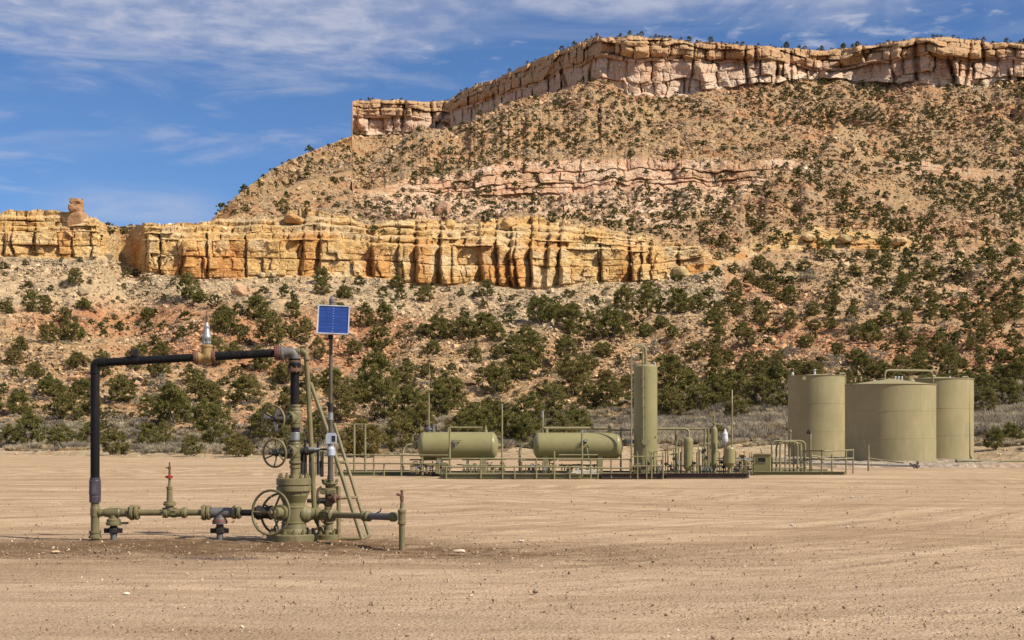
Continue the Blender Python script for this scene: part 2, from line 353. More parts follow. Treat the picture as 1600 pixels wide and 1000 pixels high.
# --- cliffs: beds, joints, blocks
def joints(s0, s1, wmean, rs, sig=.5):
    out = [s0]
    while out[-1] < s1: out.append(out[-1]+max(.25*wmean, wmean*math.exp(rs.randn()*sig-.12)))
    return np.array(out)
def beds(s, zf, hh, bounds, wmeans, amps, seed, rs, wob=.5, crack=.5, jw=.22, roundness=.35, seamd=.5, seamw=.22, zamp=.035):
    """s along-face metres, zf height fraction, hh face height in metres -> displacement towards the viewer in metres"""
    D = np.zeros_like(s)
    zb = zf + zamp*fbm(s/9, 0*s, 0*s, 3, seed+1)
    for b in range(len(bounds)-1):
        lo, hi = bounds[b], bounds[b+1]
        mk = (zb >= lo) & (zb < hi)
        if not mk.any(): continue
        sj = s[mk]+wob*vnoise(zb[mk]*hh[mk]/2.2, s[mk]/6, 0*s[mk], seed+7*b)
        J = joints(s.min()-5, s.max()+5, wmeans[b], rs)
        c = np.clip(np.searchsorted(J, sj)-1, 0, len(J)-2)
        off = rs.uniform(-1, 1, len(J))
        tilt = rs.uniform(-.25, .25, len(J))
        wd_ = J[c+1]-J[c]; dj = np.minimum(sj-J[c], J[c+1]-sj); u = (sj-(J[c]+J[c+1])/2)/wd_
        jwv = rs.uniform(.4, 1.8, len(J))[c]*jw
        cr = rs.uniform(.2, 1.0, len(J))[c]*crack
        zl = (zb[mk]-lo)*hh[mk]; zh = (hi-zb[mk])*hh[mk]; ds = np.minimum(zl, zh)
        e = off[c]*amps[b]+tilt[c]*u*wd_*.8
        e = e-cr*(1-ss(dj, 0, jwv)) - seamd*(1-ss(ds, 0, seamw))
        e = e+roundness*amps[b]*(np.sqrt(np.clip(1-(2*np.abs(u))**3, 0, 1))-.6)
        e = e-roundness*.6*amps[b]*(1-ss(zh, 0, .35*(hi-lo)*hh[mk]))
        D[mk] = e
    return D
z3w, z4w = blur(z3, gw), blur(z4, gw)
def fill(a_, p0): v = a_.copy(); v[px < p0] = v[np.searchsorted(px, p0)]; return v
z8w, z9w = blur(fill(z8, 556), gw), blur(fill(z9, 556), gw)
rs = np.random.RandomState(5)
def cliff(k, fn):
    i = np.where(SEC == k)[0]
    p = PXg[i].copy(); y = Yg[i]; zf = np.broadcast_to(TT[i][:, None], y.shape).copy(); hh = np.broadcast_to((keysZ[k+1]-keysZ[k])[None, :], y.shape)
    d, dz = fn(p, y, Zg[i], zf, np.maximum(hh, .5))
    taper = ss(zf, 0, .03)
    Yn = y-d*taper
    z_old = Zg[i][-1].copy()
    Zg[i] = H+(Zg[i]-H)*Yn/y + dz*taper     # keep the drawn height on the face while it is pushed in or out
    Yg[i] = Yn
    # carry the last row's shift a few metres over the top so that the brow is never undercut
    ni = np.where(SEC == k+1)[0]; dist_ = Yg[ni]-Yg[ni[0]][None, :]; f_ = np.exp(-dist_/6.0)
    Yg[ni] += (Yn[-1]-y[-1])[None, :]*f_; Zg[ni] += (Zg[i][-1]-z_old)[None, :]*f_
def f_yellow(p, y, z, zf, hh):
    s = (p-PXC)/F*198.0; zo = zf; zb_ = (z-z3w[None, :])/np.maximum(z4w-z3w, 1)[None, :]; zf = np.where(yw[None, :] > .8, np.clip(zb_, -.3, 1.3), zf)
    # step back of the thin upper beds, set out as ledges
    stepb = 0
    depth = (Y4-Y3)[None, :]
    lin = zo*depth
    wobz = .03*fbm(s/7, 0*s, 0*s, 3, 3)
    q = zf+wobz
    want = .12*depth*ss(q, .0, .58)+.2*depth*ss(q, .60, .64)+.22*depth*ss(q, .72, .76)+.22*depth*ss(q, .84, .88)+.24*depth*ss(q, .93, 1)
    D = lin-want
    hh = np.maximum(z4w-z3w, 1)[None, :]+0*zf
    b = beds(s, zf, hh, [-1, .30, .61, .73, .86, 2], [4.2, 4.4, 4.0, 3.6, 3.2], [.42, .55, .6, .65, .6], 60, rs, crack=.5, seamd=.30, seamw=.15, jw=.16, zamp=.03, roundness=.18)
    small = beds(s+3, zf+.07, hh, [-1, .09, .17, .36, .47, .66, .8, .93, 2], [2.4, 1.6, 2.8, 2.0, 2.6, 1.7, 2.2, 1.8], [.16]*8, 80, rs, crack=.12, seamd=.06, seamw=.12, jw=.1)
    D = D+b+small
    # deep clefts between the buttresses, with the buttress right of each cleft standing proud
    cl = [(8,2.5,1.2),(20,2,.9),(56,3,1.2),(112,2,.8),(142,2,1.4),(231,5,2.0),(249,2,1.2),(284,2,1.0),(325,2,1.0),(385,2,.9),(472,4,1.7),(497,4,1.6),(583,6,2.4),(624,3,1.0),(648,7,2.6),(688,6,2.2),(706,2,.9),(750,6,2.1),(778,4,1.6),(797,5,2.2),(806,3,1.7),(828,5,2.3),(856,5,2.2),(876,6,2.2),(938,3,1.6),(984,5,2.4),(1001,3,1.5),(1017,6,2.2),(1060,3,1.5)]
    for c0, wpx, dep in cl:
        c_ = c0+2.5*fbm(zf*2.2, 0*s+c0, 0*s, 2, 70)
        w_ = wpx*(1.1-.6*zf)*.85
        a = p-c_
        vert = 1-ss(zf, .64, .82)*(.85 if dep < 2.1 else .45)
        D = D-dep*.85*np.where(a > 0, np.exp(-np.abs(a/(w_*.55))**3), np.exp(-np.abs(a/(w_*1.7))**1.6))*vert*ss(vnoise(zf*1.7+c0, 0*s+c0*.7, 0*s, 71), -.9, .1)
        D = D+dep*.38*np.where(a > 0, np.exp(-(a/16)**2), 0)*vert
    D = D+.2*fbm(s/1.3, z/1.1, 0*s, 4, 90, .65)+.4*fbm(s/6, z/5, 0*s, 2, 91)
    wcol = np.maximum(yw, .15)[None, :]
    D = (lin-want)*1.0*np.minimum(wcol*2, 1)+(D-(lin-want))*wcol
    return D, .10*fbm(s/2.1, z/3, y/9, 3, 92)*wcol*3*zo
cliff(3, f_yellow)
def f_pink(p, y, z, zf, hh):
    s = (p-PXC)/F*330.0
    D = beds(s, zf, hh, [-1, .16, .3, .62, 2], [7, 6, 9, 7], [.5, .5, .6, .6], 160, rs, crack=.8, seamd=.6, seamw=.3, jw=.3)
    D = D+beds(s+3, zf+.07, hh, [-1, .2, .45, .7, 2], [2.6]*4, [.2]*4, 180, rs, crack=.3, seamd=.2, seamw=.18, jw=.18)
    D = D+.45*fbm(s/2.2, z/2, 0*s, 4, 190, .6)+2.2*fbm(s/22, z/60, 0*s, 2, 191)
    return D*np.maximum(pw, .12)[None, :], .35*fbm(s/5, z/4, y/9, 3, 192)
cliff(6, f_pink)
def f_rim(p, y, z, zf, hh):
    s = np.cumsum(np.hypot(np.gradient(dirx[0]*rim_Y), np.gradient(rim_Y)))[None, :]*np.ones_like(p)
    zo = zf; zf = np.clip((z-z8w[None, :])/np.maximum(z9w-z8w, 1)[None, :], -.4, 1.4); hh = np.maximum(z9w-z8w, 1)[None, :]+0*zf
    cap = .60+.06*fbm(s/28, 0*s, 0*s, 2, 210)
    D = beds(s, zf, hh, [-1, .14, .52, .60, .82, .93, 2], [9, 8, 12, 7.5, 7, 6], [.7, 1.3, .9, 1.9, 1.4, .8], 260, rs, crack=1.5, seamd=.3, seamw=.35, jw=.55, roundness=1.0, zamp=.085)
    D = D+beds(s+3, zf+.07, hh, [-1, .12, .36, .62, .87, 2], [3.8]*5, [.45]*5, 280, rs, crack=.6, seamd=.15, seamw=.3, jw=.3, zamp=.09)
    D = D+.9*ss(zf, .56, .64)-1.6*ss(zo, .93, 1)-.6*ss(zf, .8, .86)-.6*np.exp(-((zf-.52)/.07)**2)+1.0*(1-ss(zf, .05, .22))
    D = D+3.6*(1-np.abs(vnoise(s/15+.5*vnoise(zf*2, s/20, 0*s, 5), zf*.8, 0*s, 291))*1.7)-1.3+2.6*vnoise(s/38, 0*s, 0*s, 293)
    D = D+.8*fbm(s/3, z/3, 0*s, 4, 290, .6)
    for c0, wpx, dep in [(630,3,5),(674,2,4),(706,1.5,3),(770,3,4),(828,3,4),(885,3,4),(926,3,5),(1033,2,3),(1084,2,3),(1165,2,4),(1213,4,7),(1238,3,5),(1180,3,3),(1310,3,5),(1352,3,4),(1395,3,5),(1425,4,5),(1488,4,6),(1512,3,4),(1535,3,5),(1573,3,4)]:
        va = vnoise(zf*1.6+c0*.37, 0*s+c0, 0*s, 78)
        D = D-dep*.75*ss(va, -.5, .3)*np.exp(-np.abs((p-c0-7*fbm(zf*1.6, 0*s+c0, 0*s, 3, 77))/(wpx*(.7+.5*va)))**2)
    m_ = (px > 551).astype(float)[None, :]; D = D+1.3*np.abs(vnoise(s/5.5+.6*vnoise(zf*3, s/9, 0*s, 7), zf*1.3, 0*s, 294))
    m_ = np.where(px < 560, .35, 1)[None, :]*m_
    return D*m_, .5*fbm(s/5, 0*s, 0*s, 3, 292)*zo**6*m_
cliff(8, f_rim)
# plateau roughness
addz(9, lambda x, y, z, p, sp, w, t: .5*w*fbm(x/6, y/6, 0*x, 3, 95)*(p > 551))
# lateral jitter so that grid lines never read as straight rows
Xg = dirx*Yg + .18*fbm(dirx*Yg/1.1, Zg/1.1, Yg/1.1, 2, 99)

# --- rock colour of every place (the stone's own colour)
SPY = HOR-(Zg-H)/Yg*F
col = np.zeros(Yg.shape+(3,), np.float32)
n_a = fbm(Xg/18, Yg/18, Zg/12, 4, 300)[..., None]; n_b = fbm(Xg/4, Yg/4, Zg/2.5, 3, 301)[..., None]
n_c = fbm(Xg/50, Yg/50, 0*Xg, 3, 302)[..., None]
def A(*c): return np.array(c, np.float32)
def mx(a, b, w): return a*(1-w)+b*w
tan_, red_, grey_, pale_ = A(.43,.285,.155), A(.45,.24,.125), A(.42,.325,.205), A(.53,.39,.24)
yel_, orn_, pal_, gry_ = A(.61,.405,.175), A(.54,.28,.10), A(.65,.49,.28), A(.42,.34,.22)
pnk_, pnkp_ = A(.56,.36,.235), A(.62,.445,.31)
rmt_, rmb_, rmd_ = A(.475,.31,.175), A(.56,.39,.28), A(.36,.21,.11)
TTc = TT[:, None, None]*np.ones(Yg.shape+(1,)); S3 = SEC[:, None, None]*np.ones(Yg.shape+(1,))
low = mx(mx(tan_, red_, ss(n_a+n_c*.5, -.05, .45)), pale_, ss(n_b, .15, .7)*.5)
scree = mx(mx(grey_, pale_, ss(n_b, -.3, .5)), red_, ss(n_a, .35, .7)*.35)
up = ss(SPY[..., None]+n_a*22+n_c*20, 505, 470)
c_low = mx(low, scree, up*np.where(PXg < 1130, 1, .25)[..., None])
flat = mx(A(.46,.345,.21), A(.52,.41,.27), ss(n_b, -.3, .4))
vx = vnoise(Xg/3.2, Zg/6, 0*Xg, 310)[..., None]
c_yel = mx(mx(yel_, pal_, ss(n_b, -.2, .6)), orn_, ss(vx+n_a*.5, -.1, .5)*.85*ss(TTc, .8, .5))
c_yel = mx(c_yel, gry_, ss(n_a+vx*.4, .35, .8)*.6*ss(TTc, .25, .45))
c_up = mx(mx(tan_, red_, ss(n_a, .0, .6)*.7), A(.40,.295,.185), ss(n_b, 0, .6)*.7)*.88
c_pnk = mx(mx(pnk_, pnkp_, ss(n_b+n_a*.5, -.2, .5)), red_, ss(vx, .3, .9)*.4)
vr = vnoise(Xg/9, Yg/9, Zg/14, 311)[..., None]
c_rt = mx(mx(rmt_, A(.50,.36,.22), ss(n_b, -.1, .7)*.6), rmd_, ss(vr, .1, .7)*.6)
c_rb = mx(mx(rmb_, A(.56,.43,.33), ss(n_b+n_a*.6, -.3, .4)), pnk_, ss(vr, -.1, .6)*.7)
c_rb = mx(c_rb, A(.64,.53,.42), ss(TTc+n_b*.05, .22, .1)*.7)
c_rim = mx(c_rb, c_rt, ss(TTc+n_a*.12+n_b*.05, .50, .64))
c_plat = mx(tan_, A(.46,.34,.22), ss(n_b, -.2, .5))
col = np.where(S3 <= 1, flat, col)
c2 = mx(flat, c_low, ss(TTc, .02, .12))
col = np.where(S3 == 2, c2, col); col = np.where(S3 == 3, mx(c_up, c_yel, np.clip(yw*2.2, 0, 1)[None, :, None]), col)
col = np.where(S3 == 4, mx(c_plat, yel_, .4), col)
led = ss(vnoise(Xg/60, Zg/1.6, 0*Xg, 320)[..., None], -.5, .2)*np.clip(ss(PXg, 520, 640)[..., None]*(1-ss(PXg, 1010, 1180))[..., None]*ss(TTc, .30, .45)+ss(PXg, 560, 660)[..., None]*ss(TTc, .62, .72)*(1-ss(PXg, 1250, 1330))[..., None], 0, 1)
c5 = mx(c_up, mx(pnkp_, A(.58,.43,.29), ss(n_b, -.2, .5)), led*.85)
col = np.where(S3 == 5, c5, col)
col = np.where(S3 == 6, mx(c_up, c_pnk, np.clip(pw*1.3, 0, 1)[None, :, None]*(.45+.55*ss(n_a+n_b*.4, -.5, .05))), col)
col = np.where(S3 == 7, c_up, col); col = np.where(S3 == 8, np.where((PXg > 551)[..., None], c_rim, c_up), col); col = np.where(S3 == 9, c_plat, col)
col = np.clip(col, .02, .8).astype(np.float32)

def grid_mesh(name, X, Y, Z, mat, color=None, smooth=True):
    nr_, nc_ = X.shape; me = bpy.data.meshes.new(name)
    co = np.stack([X, Y, Z], -1).reshape(-1, 3).astype(np.float32)
    idx = np.arange(nr_*nc_).reshape(nr_, nc_)
    q = np.stack([idx[:-1, :-1], idx[:-1, 1:], idx[1:, 1:], idx[1:, :-1]], -1).reshape(-1, 4)
    me.vertices.add(len(co)); me.vertices.foreach_set('co', co.ravel())
    me.loops.add(q.size); me.loops.foreach_set('vertex_index', q.ravel().astype(np.int32))
    me.polygons.add(len(q)); me.polygons.foreach_set('loop_start', np.arange(0, q.size, 4, dtype=np.int32))
    me.polygons.foreach_set('use_smooth', np.full(len(q), smooth))
    me.update(calc_edges=True)
    if color is not None:
        a = me.color_attributes.new('col', 'FLOAT_COLOR', 'POINT')
        a.data.foreach_set('color', np.concatenate([color.reshape(-1, 3), np.ones((len(co), 1))], 1).astype(np.float32).ravel())
    me.materials.append(mat); o = bpy.data.objects.new(name, me); C.objects.link(o); return o
hill = grid_mesh('mesa_hillside', Xg, Yg, Zg, MATS['hillside_rock'], col, smooth=False)
tag(hill, 'rocky desert mesa with yellow and pink sandstone cliffs above talus slopes', kind='structure')

# visibility of each grid point, by running horizon along its own bearing
runmin = np.minimum.accumulate(np.where(np.isfinite(SPY), SPY, 9999), axis=0)
VIS = SPY <= runmin+1.5
SEC2 = SEC[:, None]*np.ones_like(Yg)

# ---------------------------------------------------------------- the pad and the land to the horizon
ys = np.concatenate([[-300, -60, 0], np.geomspace(6, 112, 420), [200, 800, 3000, 9000]])
us = np.concatenate([[-60, -8, -2, -1, -.6], np.linspace(-.42, .42, 430), [.6, 1, 2, 8, 60]])
GY = np.repeat(ys[:, None], len(us), 1); GX = us[None, :]*np.maximum(GY, 12.0)
GZ = np.zeros_like(GX)
near = ((GY > 5) & (GY < 115)).astype(float)
wind = GX*.06*np.sin(GX/17)+fbm(GX/14, GY/9, 0*GX, 2, 400)*.8
rut = fbm(GX/9, (GY+wind)/.34, 0*GX, 3, 401)*.009+fbm(GX/6, (GY+wind)/1.6, 0*GX, 2, 402)*.02
wzy = fbm(GX/3, GY/2, 0*GX, 3, 410)
rough_zone = np.exp(-(((GX+4.2)/5.6)**2+((GY-21.3+wzy*.9)/1.9)**2)**1.6)+.22*np.exp(-(((GX-1.0)/3.8)**2+((GY-19.8+wzy*.8)/1.5)**2)**1.2)
clod = fbm(GX/.22, GY/.22, 0*GX, 3, 403)*.028*rough_zone+fbm(GX/.9, GY/.7, 0*GX, 2, 404)*.035*rough_zone
GZ = near*(rut+clod)-.012*(near)
GZ -= .25*ss(GY, 98, 112)*near          # dips under the hillside apron
GZ[GY > 150] = -1.5; 
ground_c = np.repeat(np.clip(rough_zone, 0, 1)[..., None], 3, -1)
m, t, b = new_mat('pad_dirt')
ge = N(t, 'ShaderNodeNewGeometry'); p = ge.outputs['Position']; at = N(t, 'ShaderNodeAttribute', attribute_name='col')
warp = N(t, 'ShaderNodeVectorMath', operation='ADD'); L(t, p, warp.inputs[0])
wn = N(t, 'ShaderNodeTexNoise'); wn.inputs['Scale'].default_value = .07; wn.inputs['Detail'].default_value = 2; L(t, p, wn.inputs['Vector'])
wsc = N(t, 'ShaderNodeVectorMath', operation='SCALE'); L(t, wn.outputs['Color'], wsc.inputs[0]); wsc.inputs['Scale'].default_value = 3.0
L(t, wsc.outputs[0], warp.inputs[1]); pw_ = warp.outputs[0]
def arcs(cx_, cy_, ka, kr, sc_, det=6, rg=.6):
    # wheel tracks: noise drawn out along circles about (cx_, cy_)
    d1 = N(t, 'ShaderNodeVectorMath', operation='SUBTRACT'); L(t, pw_, d1.inputs[0]); d1.inputs[1].default_value = (cx_, cy_, 0)
    s1 = N(t, 'ShaderNodeSeparateXYZ'); L(t, d1.outputs[0], s1.inputs[0])
    ra = mth(t, 'SQRT', mth(t, 'ADD', mth(t, 'MULTIPLY', s1.outputs[0], s1.outputs[0]), mth(t, 'MULTIPLY', s1.outputs[1], s1.outputs[1])))
    an = mth(t, 'ARCTAN2', s1.outputs[0], s1.outputs[1]); cb = N(t, 'ShaderNodeCombineXYZ')
    L(t, mth(t, 'MULTIPLY', an, ka), cb.inputs[0]); L(t, mth(t, 'MULTIPLY', ra, kr), cb.inputs[1]); return noise(t, cb.outputs[0], sc_, det, rg)
trA = arcs(-9, -34, 6.0, 1.0, 1.6); trB = arcs(-26, 58, 3.0, 1.0, 1.5); trC = arcs(16, 52, 3.5, 1.0, 1.7)
sw = noise(t, p, .045, 2, .5)
tr = mixc(t, sstep(t, sw, .44, .50), trA, trB); tr = mixc(t, sstep(t, sw, .53, .58), tr, trC)
tr2 = arcs(3, -50, 7.0, 1.0, .45)
bl = noise(t, p, .28, 6, .6); fine = noise(t, p, 9, 6, .75); fine2 = noise(t, mapping(t, p, (.35, 1, 1)), 3.0, 6, .72)
vo = N(t, 'ShaderNodeTexVoronoi'); vo.inputs['Scale'].default_value = 26; L(t, p, vo.inputs['Vector'])
c = mixc(t, sstep(t, tr, .36, .62), (.365, .245, .145), (.565, .405, .258))
c = mixc(t, sstep(t, tr2, .5, .62, 0, .6), c, (.29, .185, .10))
c = mixc(t, sstep(t, bl, .42, .66, 0, .55), c, (.44, .30, .18))
c = mixc(t, sstep(t, fine2, .45, .66, 0, .6), c, (.25, .165, .10))
grit = noise(t, p, 30, 5, .8); tr3 = mixc(t, sstep(t, sw, .46, .52), arcs(-9, -34, 9.0, 1.0, 4.2, 5), arcs(-26, 58, 5.0, 1.0, 4.0, 5))
c = mixc(t, sstep(t, tr3, .55, .68, 0, .55), c, (.23, .15, .088))
c = mixc(t, sstep(t, tr3, .42, .34, 0, .5), c, (.50, .37, .235))
c = mixc(t, sstep(t, grit, .53, .66, 0, .65), c, (.52, .40, .27))
c = mixc(t, sstep(t, grit, .46, .35, 0, .65), c, (.19, .125, .075))
sp_ = N(t, 'ShaderNodeSeparateXYZ'); L(t, p, sp_.inputs[0])
gr = mth(t, 'MULTIPLY', sstep(t, sp_.outputs[1], 22, 14), sstep(t, bl, .3, .6, .2, .9))
c = mixc(t, mth(t, 'MULTIPLY', gr, .55), c, (.41, .295, .20))
dk = mth(t, 'MULTIPLY', at.outputs['Fac'], sstep(t, mth(t, 'ADD', mth(t, 'MULTIPLY', bl, .4), mth(t, 'MULTIPLY', fine2, .6)), .34, .58, .5, 1.3))
c = mixc(t, mth(t, 'MULTIPLY', dk, .95, clamp=True), c, (.145, .088, .047))
oil = N(t, 'ShaderNodeVectorMath', operation='DISTANCE'); L(t, mapping(t, p, (.45, 1, 0)), oil.inputs[0]); oil.inputs[1].default_value = (-4.15*.45, 19.75, 0)
c = mixc(t, sstep(t, mth(t, 'ADD', oil.outputs['Value'], mth(t, 'MULTIPLY', fine2, .5)), .62, .42, 0, .75), c, (.075, .065, .062))
c = mixc(t, sstep(t, fine, .60, .76, 0, .6), c, (.58, .45, .31))
c = mixc(t, sstep(t, fine, .42, .30, 0, .55), c, (.20, .135, .085))
L(t, c, b.inputs['Base Color']); b.inputs['Roughness'].default_value = .97; b.inputs['Specular IOR Level'].default_value = .08
bump(t, b, mth(t, 'ADD', mth(t, 'ADD', mth(t, 'MULTIPLY', tr, 1.3), mth(t, 'MULTIPLY', fine2, .9)), mth(t, 'ADD', mth(t, 'MULTIPLY', fine, .6), mth(t, 'MULTIPLY', vo.outputs['Distance'], .25))),   .07, 1.0)
gnd = grid_mesh('ground', GX, GY, GZ, MATS['pad_dirt'], ground_c)
tag(gnd, 'flat graded dirt well pad with tyre tracks', kind='structure')

# ---------------------------------------------------------------- scatter by geometry nodes (only for what nobody could count)
def col_attr(me, name, typ, data, prop='vector'):
    a = me.attributes.new(name, typ, 'POINT'); a.data.foreach_set(prop, np.asarray(data).ravel())
def gn_scatter(name, pts, rot, scl, idx, variants, colr=None, mat=None):
    me = bpy.data.meshes.new(name); me.vertices.add(len(pts)); me.vertices.foreach_set('co', np.asarray(pts, np.float32).ravel())
    col_attr(me, 'rot', 'FLOAT_VECTOR', np.asarray(rot, np.float32)); col_attr(me, 'scl', 'FLOAT_VECTOR', np.asarray(scl, np.float32))
    col_attr(me, 'idx', 'INT', np.asarray(idx, np.int32), 'value')
    if colr is not None:
        a = me.attributes.new('col', 'FLOAT_COLOR', 'POINT')
        a.data.foreach_set('color', np.concatenate([colr, np.ones((len(colr), 1))], 1).astype(np.float32).ravel())
    o = bpy.data.objects.new(name, me); C.objects.link(o)
    vc = bpy.data.collections.new(name+'_variants')
    for i, v in enumerate(variants):
        w = bpy.data.objects.new('v%02d_' % i+name, v); vc.objects.link(w)
    g = bpy.data.node_groups.new(name+'_nodes', 'GeometryNodeTree')
    g.interface.new_socket('Geometry', in_out='INPUT', socket_type='NodeSocketGeometry'); g.interface.new_socket('Geometry', in_out='OUTPUT', socket_type='NodeSocketGeometry')
    gi = g.nodes.new('NodeGroupInput'); go = g.nodes.new('NodeGroupOutput'); ip = g.nodes.new('GeometryNodeInstanceOnPoints')
    ci = g.nodes.new('GeometryNodeCollectionInfo'); ci.inputs['Collection'].default_value = vc; ci.inputs['Separate Children'].default_value = True; ci.inputs['Reset Children'].default_value = True
    def na(n, typ):
        x = g.nodes.new('GeometryNodeInputNamedAttribute'); x.data_type = typ; x.inputs[0].default_value = n; return [s for s in x.outputs if s.enabled][0]
    er = g.nodes.new('FunctionNodeEulerToRotation')
    g.links.new(na('rot', 'FLOAT_VECTOR'), er.inputs[0])
    g.links.new(gi.outputs[0], ip.inputs['Points']); g.links.new(ci.outputs[0], ip.inputs['Instance']); ip.inputs['Pick Instance'].default_value = True
    g.links.new(na('idx', 'INT'), ip.inputs['Instance Index']); g.links.new(er.outputs[0], ip.inputs['Rotation']); g.links.new(na('scl', 'FLOAT_VECTOR'), ip.inputs['Scale'])
    g.links.new(ip.outputs[0], go.inputs[0])
    md = o.modifiers.new('scatter', 'NODES'); md.node_group = g
    return o
def mesh_from(name, v, f, mat, smooth=False, tint=None):
    me = bpy.data.meshes.new(name); me.from_pydata([tuple(a) for a in v], [], f); me.materials.append(MATS[mat])
    if smooth: me.polygons.foreach_set('use_smooth', np.ones(len(me.polygons), bool))
    if tint is not None:
        a = me.attributes.new('tint', 'FLOAT', 'POINT'); a.data.foreach_set('value', np.asarray(tint, np.float32))
    me.update(); return me
import bmesh
def rock_mesh(seed, mat, n=11, flat=.7):
    r = np.random.RandomState(seed); bm = bmesh.new()
    v = r.randn(n, 3); v /= np.linalg.norm(v, axis=1)[:, None]; v = np.sign(v)*np.abs(v)**.6; v *= r.uniform(.75, 1.1, (n, 1)); v[:, 2] *= flat
    for a in v: bm.verts.new(a)
    bmesh.ops.convex_hull(bm, input=bm.verts); 
    for x in [x for x in bm.verts if not x.link_faces]: bm.verts.remove(x)
    me = bpy.data.meshes.new('rock'); bm.to_mesh(me); bm.free(); me.materials.append(MATS[mat]); return me
rocks = [rock_mesh(s, 'loose_rock') for s in range(8)]
# weights for slope rubble: screen area of each cell
dA = np.abs(np.gradient(SPY, axis=0))*np.abs(np.gradient(px))[None, :]
onscreen = (PXg > -150) & (PXg < 1750)
def pick(weight, n, rs_):
    w = (weight*VIS*onscreen*dA).ravel(); w = np.where(np.isfinite(w), w, 0); cs = np.cumsum(w)
    j = np.searchsorted(cs, rs_.uniform(0, cs[-1], n)); j = np.clip(j, 0, w.size-1)
    return j//nc, j % nc
slope = np.isin(SEC2, [2, 5, 7]).astype(float)+.35*np.isin(SEC2, [4])+.05*np.isin(SEC2, [1, 3, 6])
slope *= .35+.9*ss(fbm(Xg/9, Yg/9, 0*Xg, 3, 500), -.4, .4)
slope *= np.where(SEC2 == 2, ss(TT[:, None]*np.ones_like(Yg), .02, .25), 1)
NR = 135000
ri, rj = pick(slope, NR, R)
P = np.stack([Xg[ri, rj], Yg[ri, rj], Zg[ri, rj]], 1)
sz = .125*np.exp(R.randn(NR)*.55)*(P[:, 1]/190)**1.0; sz = np.minimum(sz, .30+.9*(P[:, 1]/400))
jit = R.randn(NR, 3)*.25; jit[:, 2] = 0; P += jit; P[:, 2] += sz*.12
base = col[ri, rj]; br = np.exp(R.randn(NR, 1)*.24-.10); gx = R.uniform(0, 1, (NR, 1))
rc = np.clip((base*(1-  .25*gx)+np.array([.45, .34, .23])*.25*gx)*br, .03, .75)
sc = sz[:, None]*R.uniform(.6, 1.35, (NR, 3))
rub = gn_scatter('slope_rubble', P, R.uniform(-.5, .5, (NR, 3))+np.stack([0*sz, 0*sz, R.uniform(0, 6.28, NR)], 1), sc, R.randint(0, 8, NR), rocks, rc)
tag(rub, 'loose broken sandstone rubble strewn over the slopes', kind='stuff')

# larger separate boulders: each one a thing
boulder_meshes = []
def boulder_mesh(seed, cube=1.0):
    r = np.random.RandomState(seed); bm = bmesh.new(); bmesh.ops.create_icosphere(bm, subdivisions=3, radius=1)
    v = np.array([x.co[:] for x in bm.verts]); v = np.sign(v)*np.abs(v)**cube; v *= .8 if cube < 1 else 1
    pl = r.randn(14, 3); pl /= np.linalg.norm(pl, axis=1)[:, None]; dd = r.uniform(.62, .92, 14)
    for n_, d_ in zip(pl, dd):
        ex = v@n_-d_; v = v-np.clip(ex, 0, None)[:, None]*n_*.92
    v *= (1+.05*fbm(v[:, 0]*2.5+seed, v[:, 1]*2.5, v[:, 2]*2.5, 3, seed))[:, None]
    for x, c_ in zip(bm.verts, v): x.co = c_
    me = bpy.data.meshes.new('boulder'); bm.to_mesh(me); bm.free(); return me
def terrain_at(ppx, ppy, secs=None):
    j = int(np.argmin(np.abs(px-ppx))); sp = SPY[:, j].copy(); ok = VIS[:, j]
    if secs is not None: ok = ok & np.isin(SEC, secs)
    sp = np.where(ok, np.abs(sp-ppy), 1e9); i = int(np.argmin(sp)); return i, j
BL = [(375,462,25,1.0,(.55,.33,.19),'large round pinkish boulder below the yellow cliff'),
 (410,433,15,.7,(.56,.42,.25),'left of two pale boulders at the foot of the yellow cliff'),(425,433,13,.7,(.56,.42,.25),'right of two pale boulders at the foot of the yellow cliff'),
 (693,336,34,1.1,(.52,.32,.2),'big pink block standing behind the middle of the yellow cliff'),(652,333,24,.7,(.52,.30,.17),'low orange boulder behind the yellow cliff, left of the big pink block'),
 (702,352,18,1.0,(.56,.36,.14),'small ochre block just below the big pink block'),(457,345,40,.45,(.50,.27,.10),'flat orange slab under an overhang at the top of the yellow cliff'),
 (795,352,34,.7,(.50,.30,.12),'domed orange block on top of the yellow cliff'),(552,342,30,.5,(.58,.42,.2),'long low block on the yellow cliff top above the solar panel'),
 (1063,430,34,.75,(.50,.36,.16),'rounded block at the right end of the yellow cliff'),(1262,372,26,.5,(.6,.42,.2),'yellow block at the left of the small ledge on the right slope'),
 (1320,375,30,.45,(.58,.42,.22),'yellow block at the middle of the small ledge on the right slope'),(1400,380,34,.4,(.55,.36,.18),'tan slab at the right end of the small ledge on the right slope'),
 (20,352,1,1,(.5,.3,.12),None)]
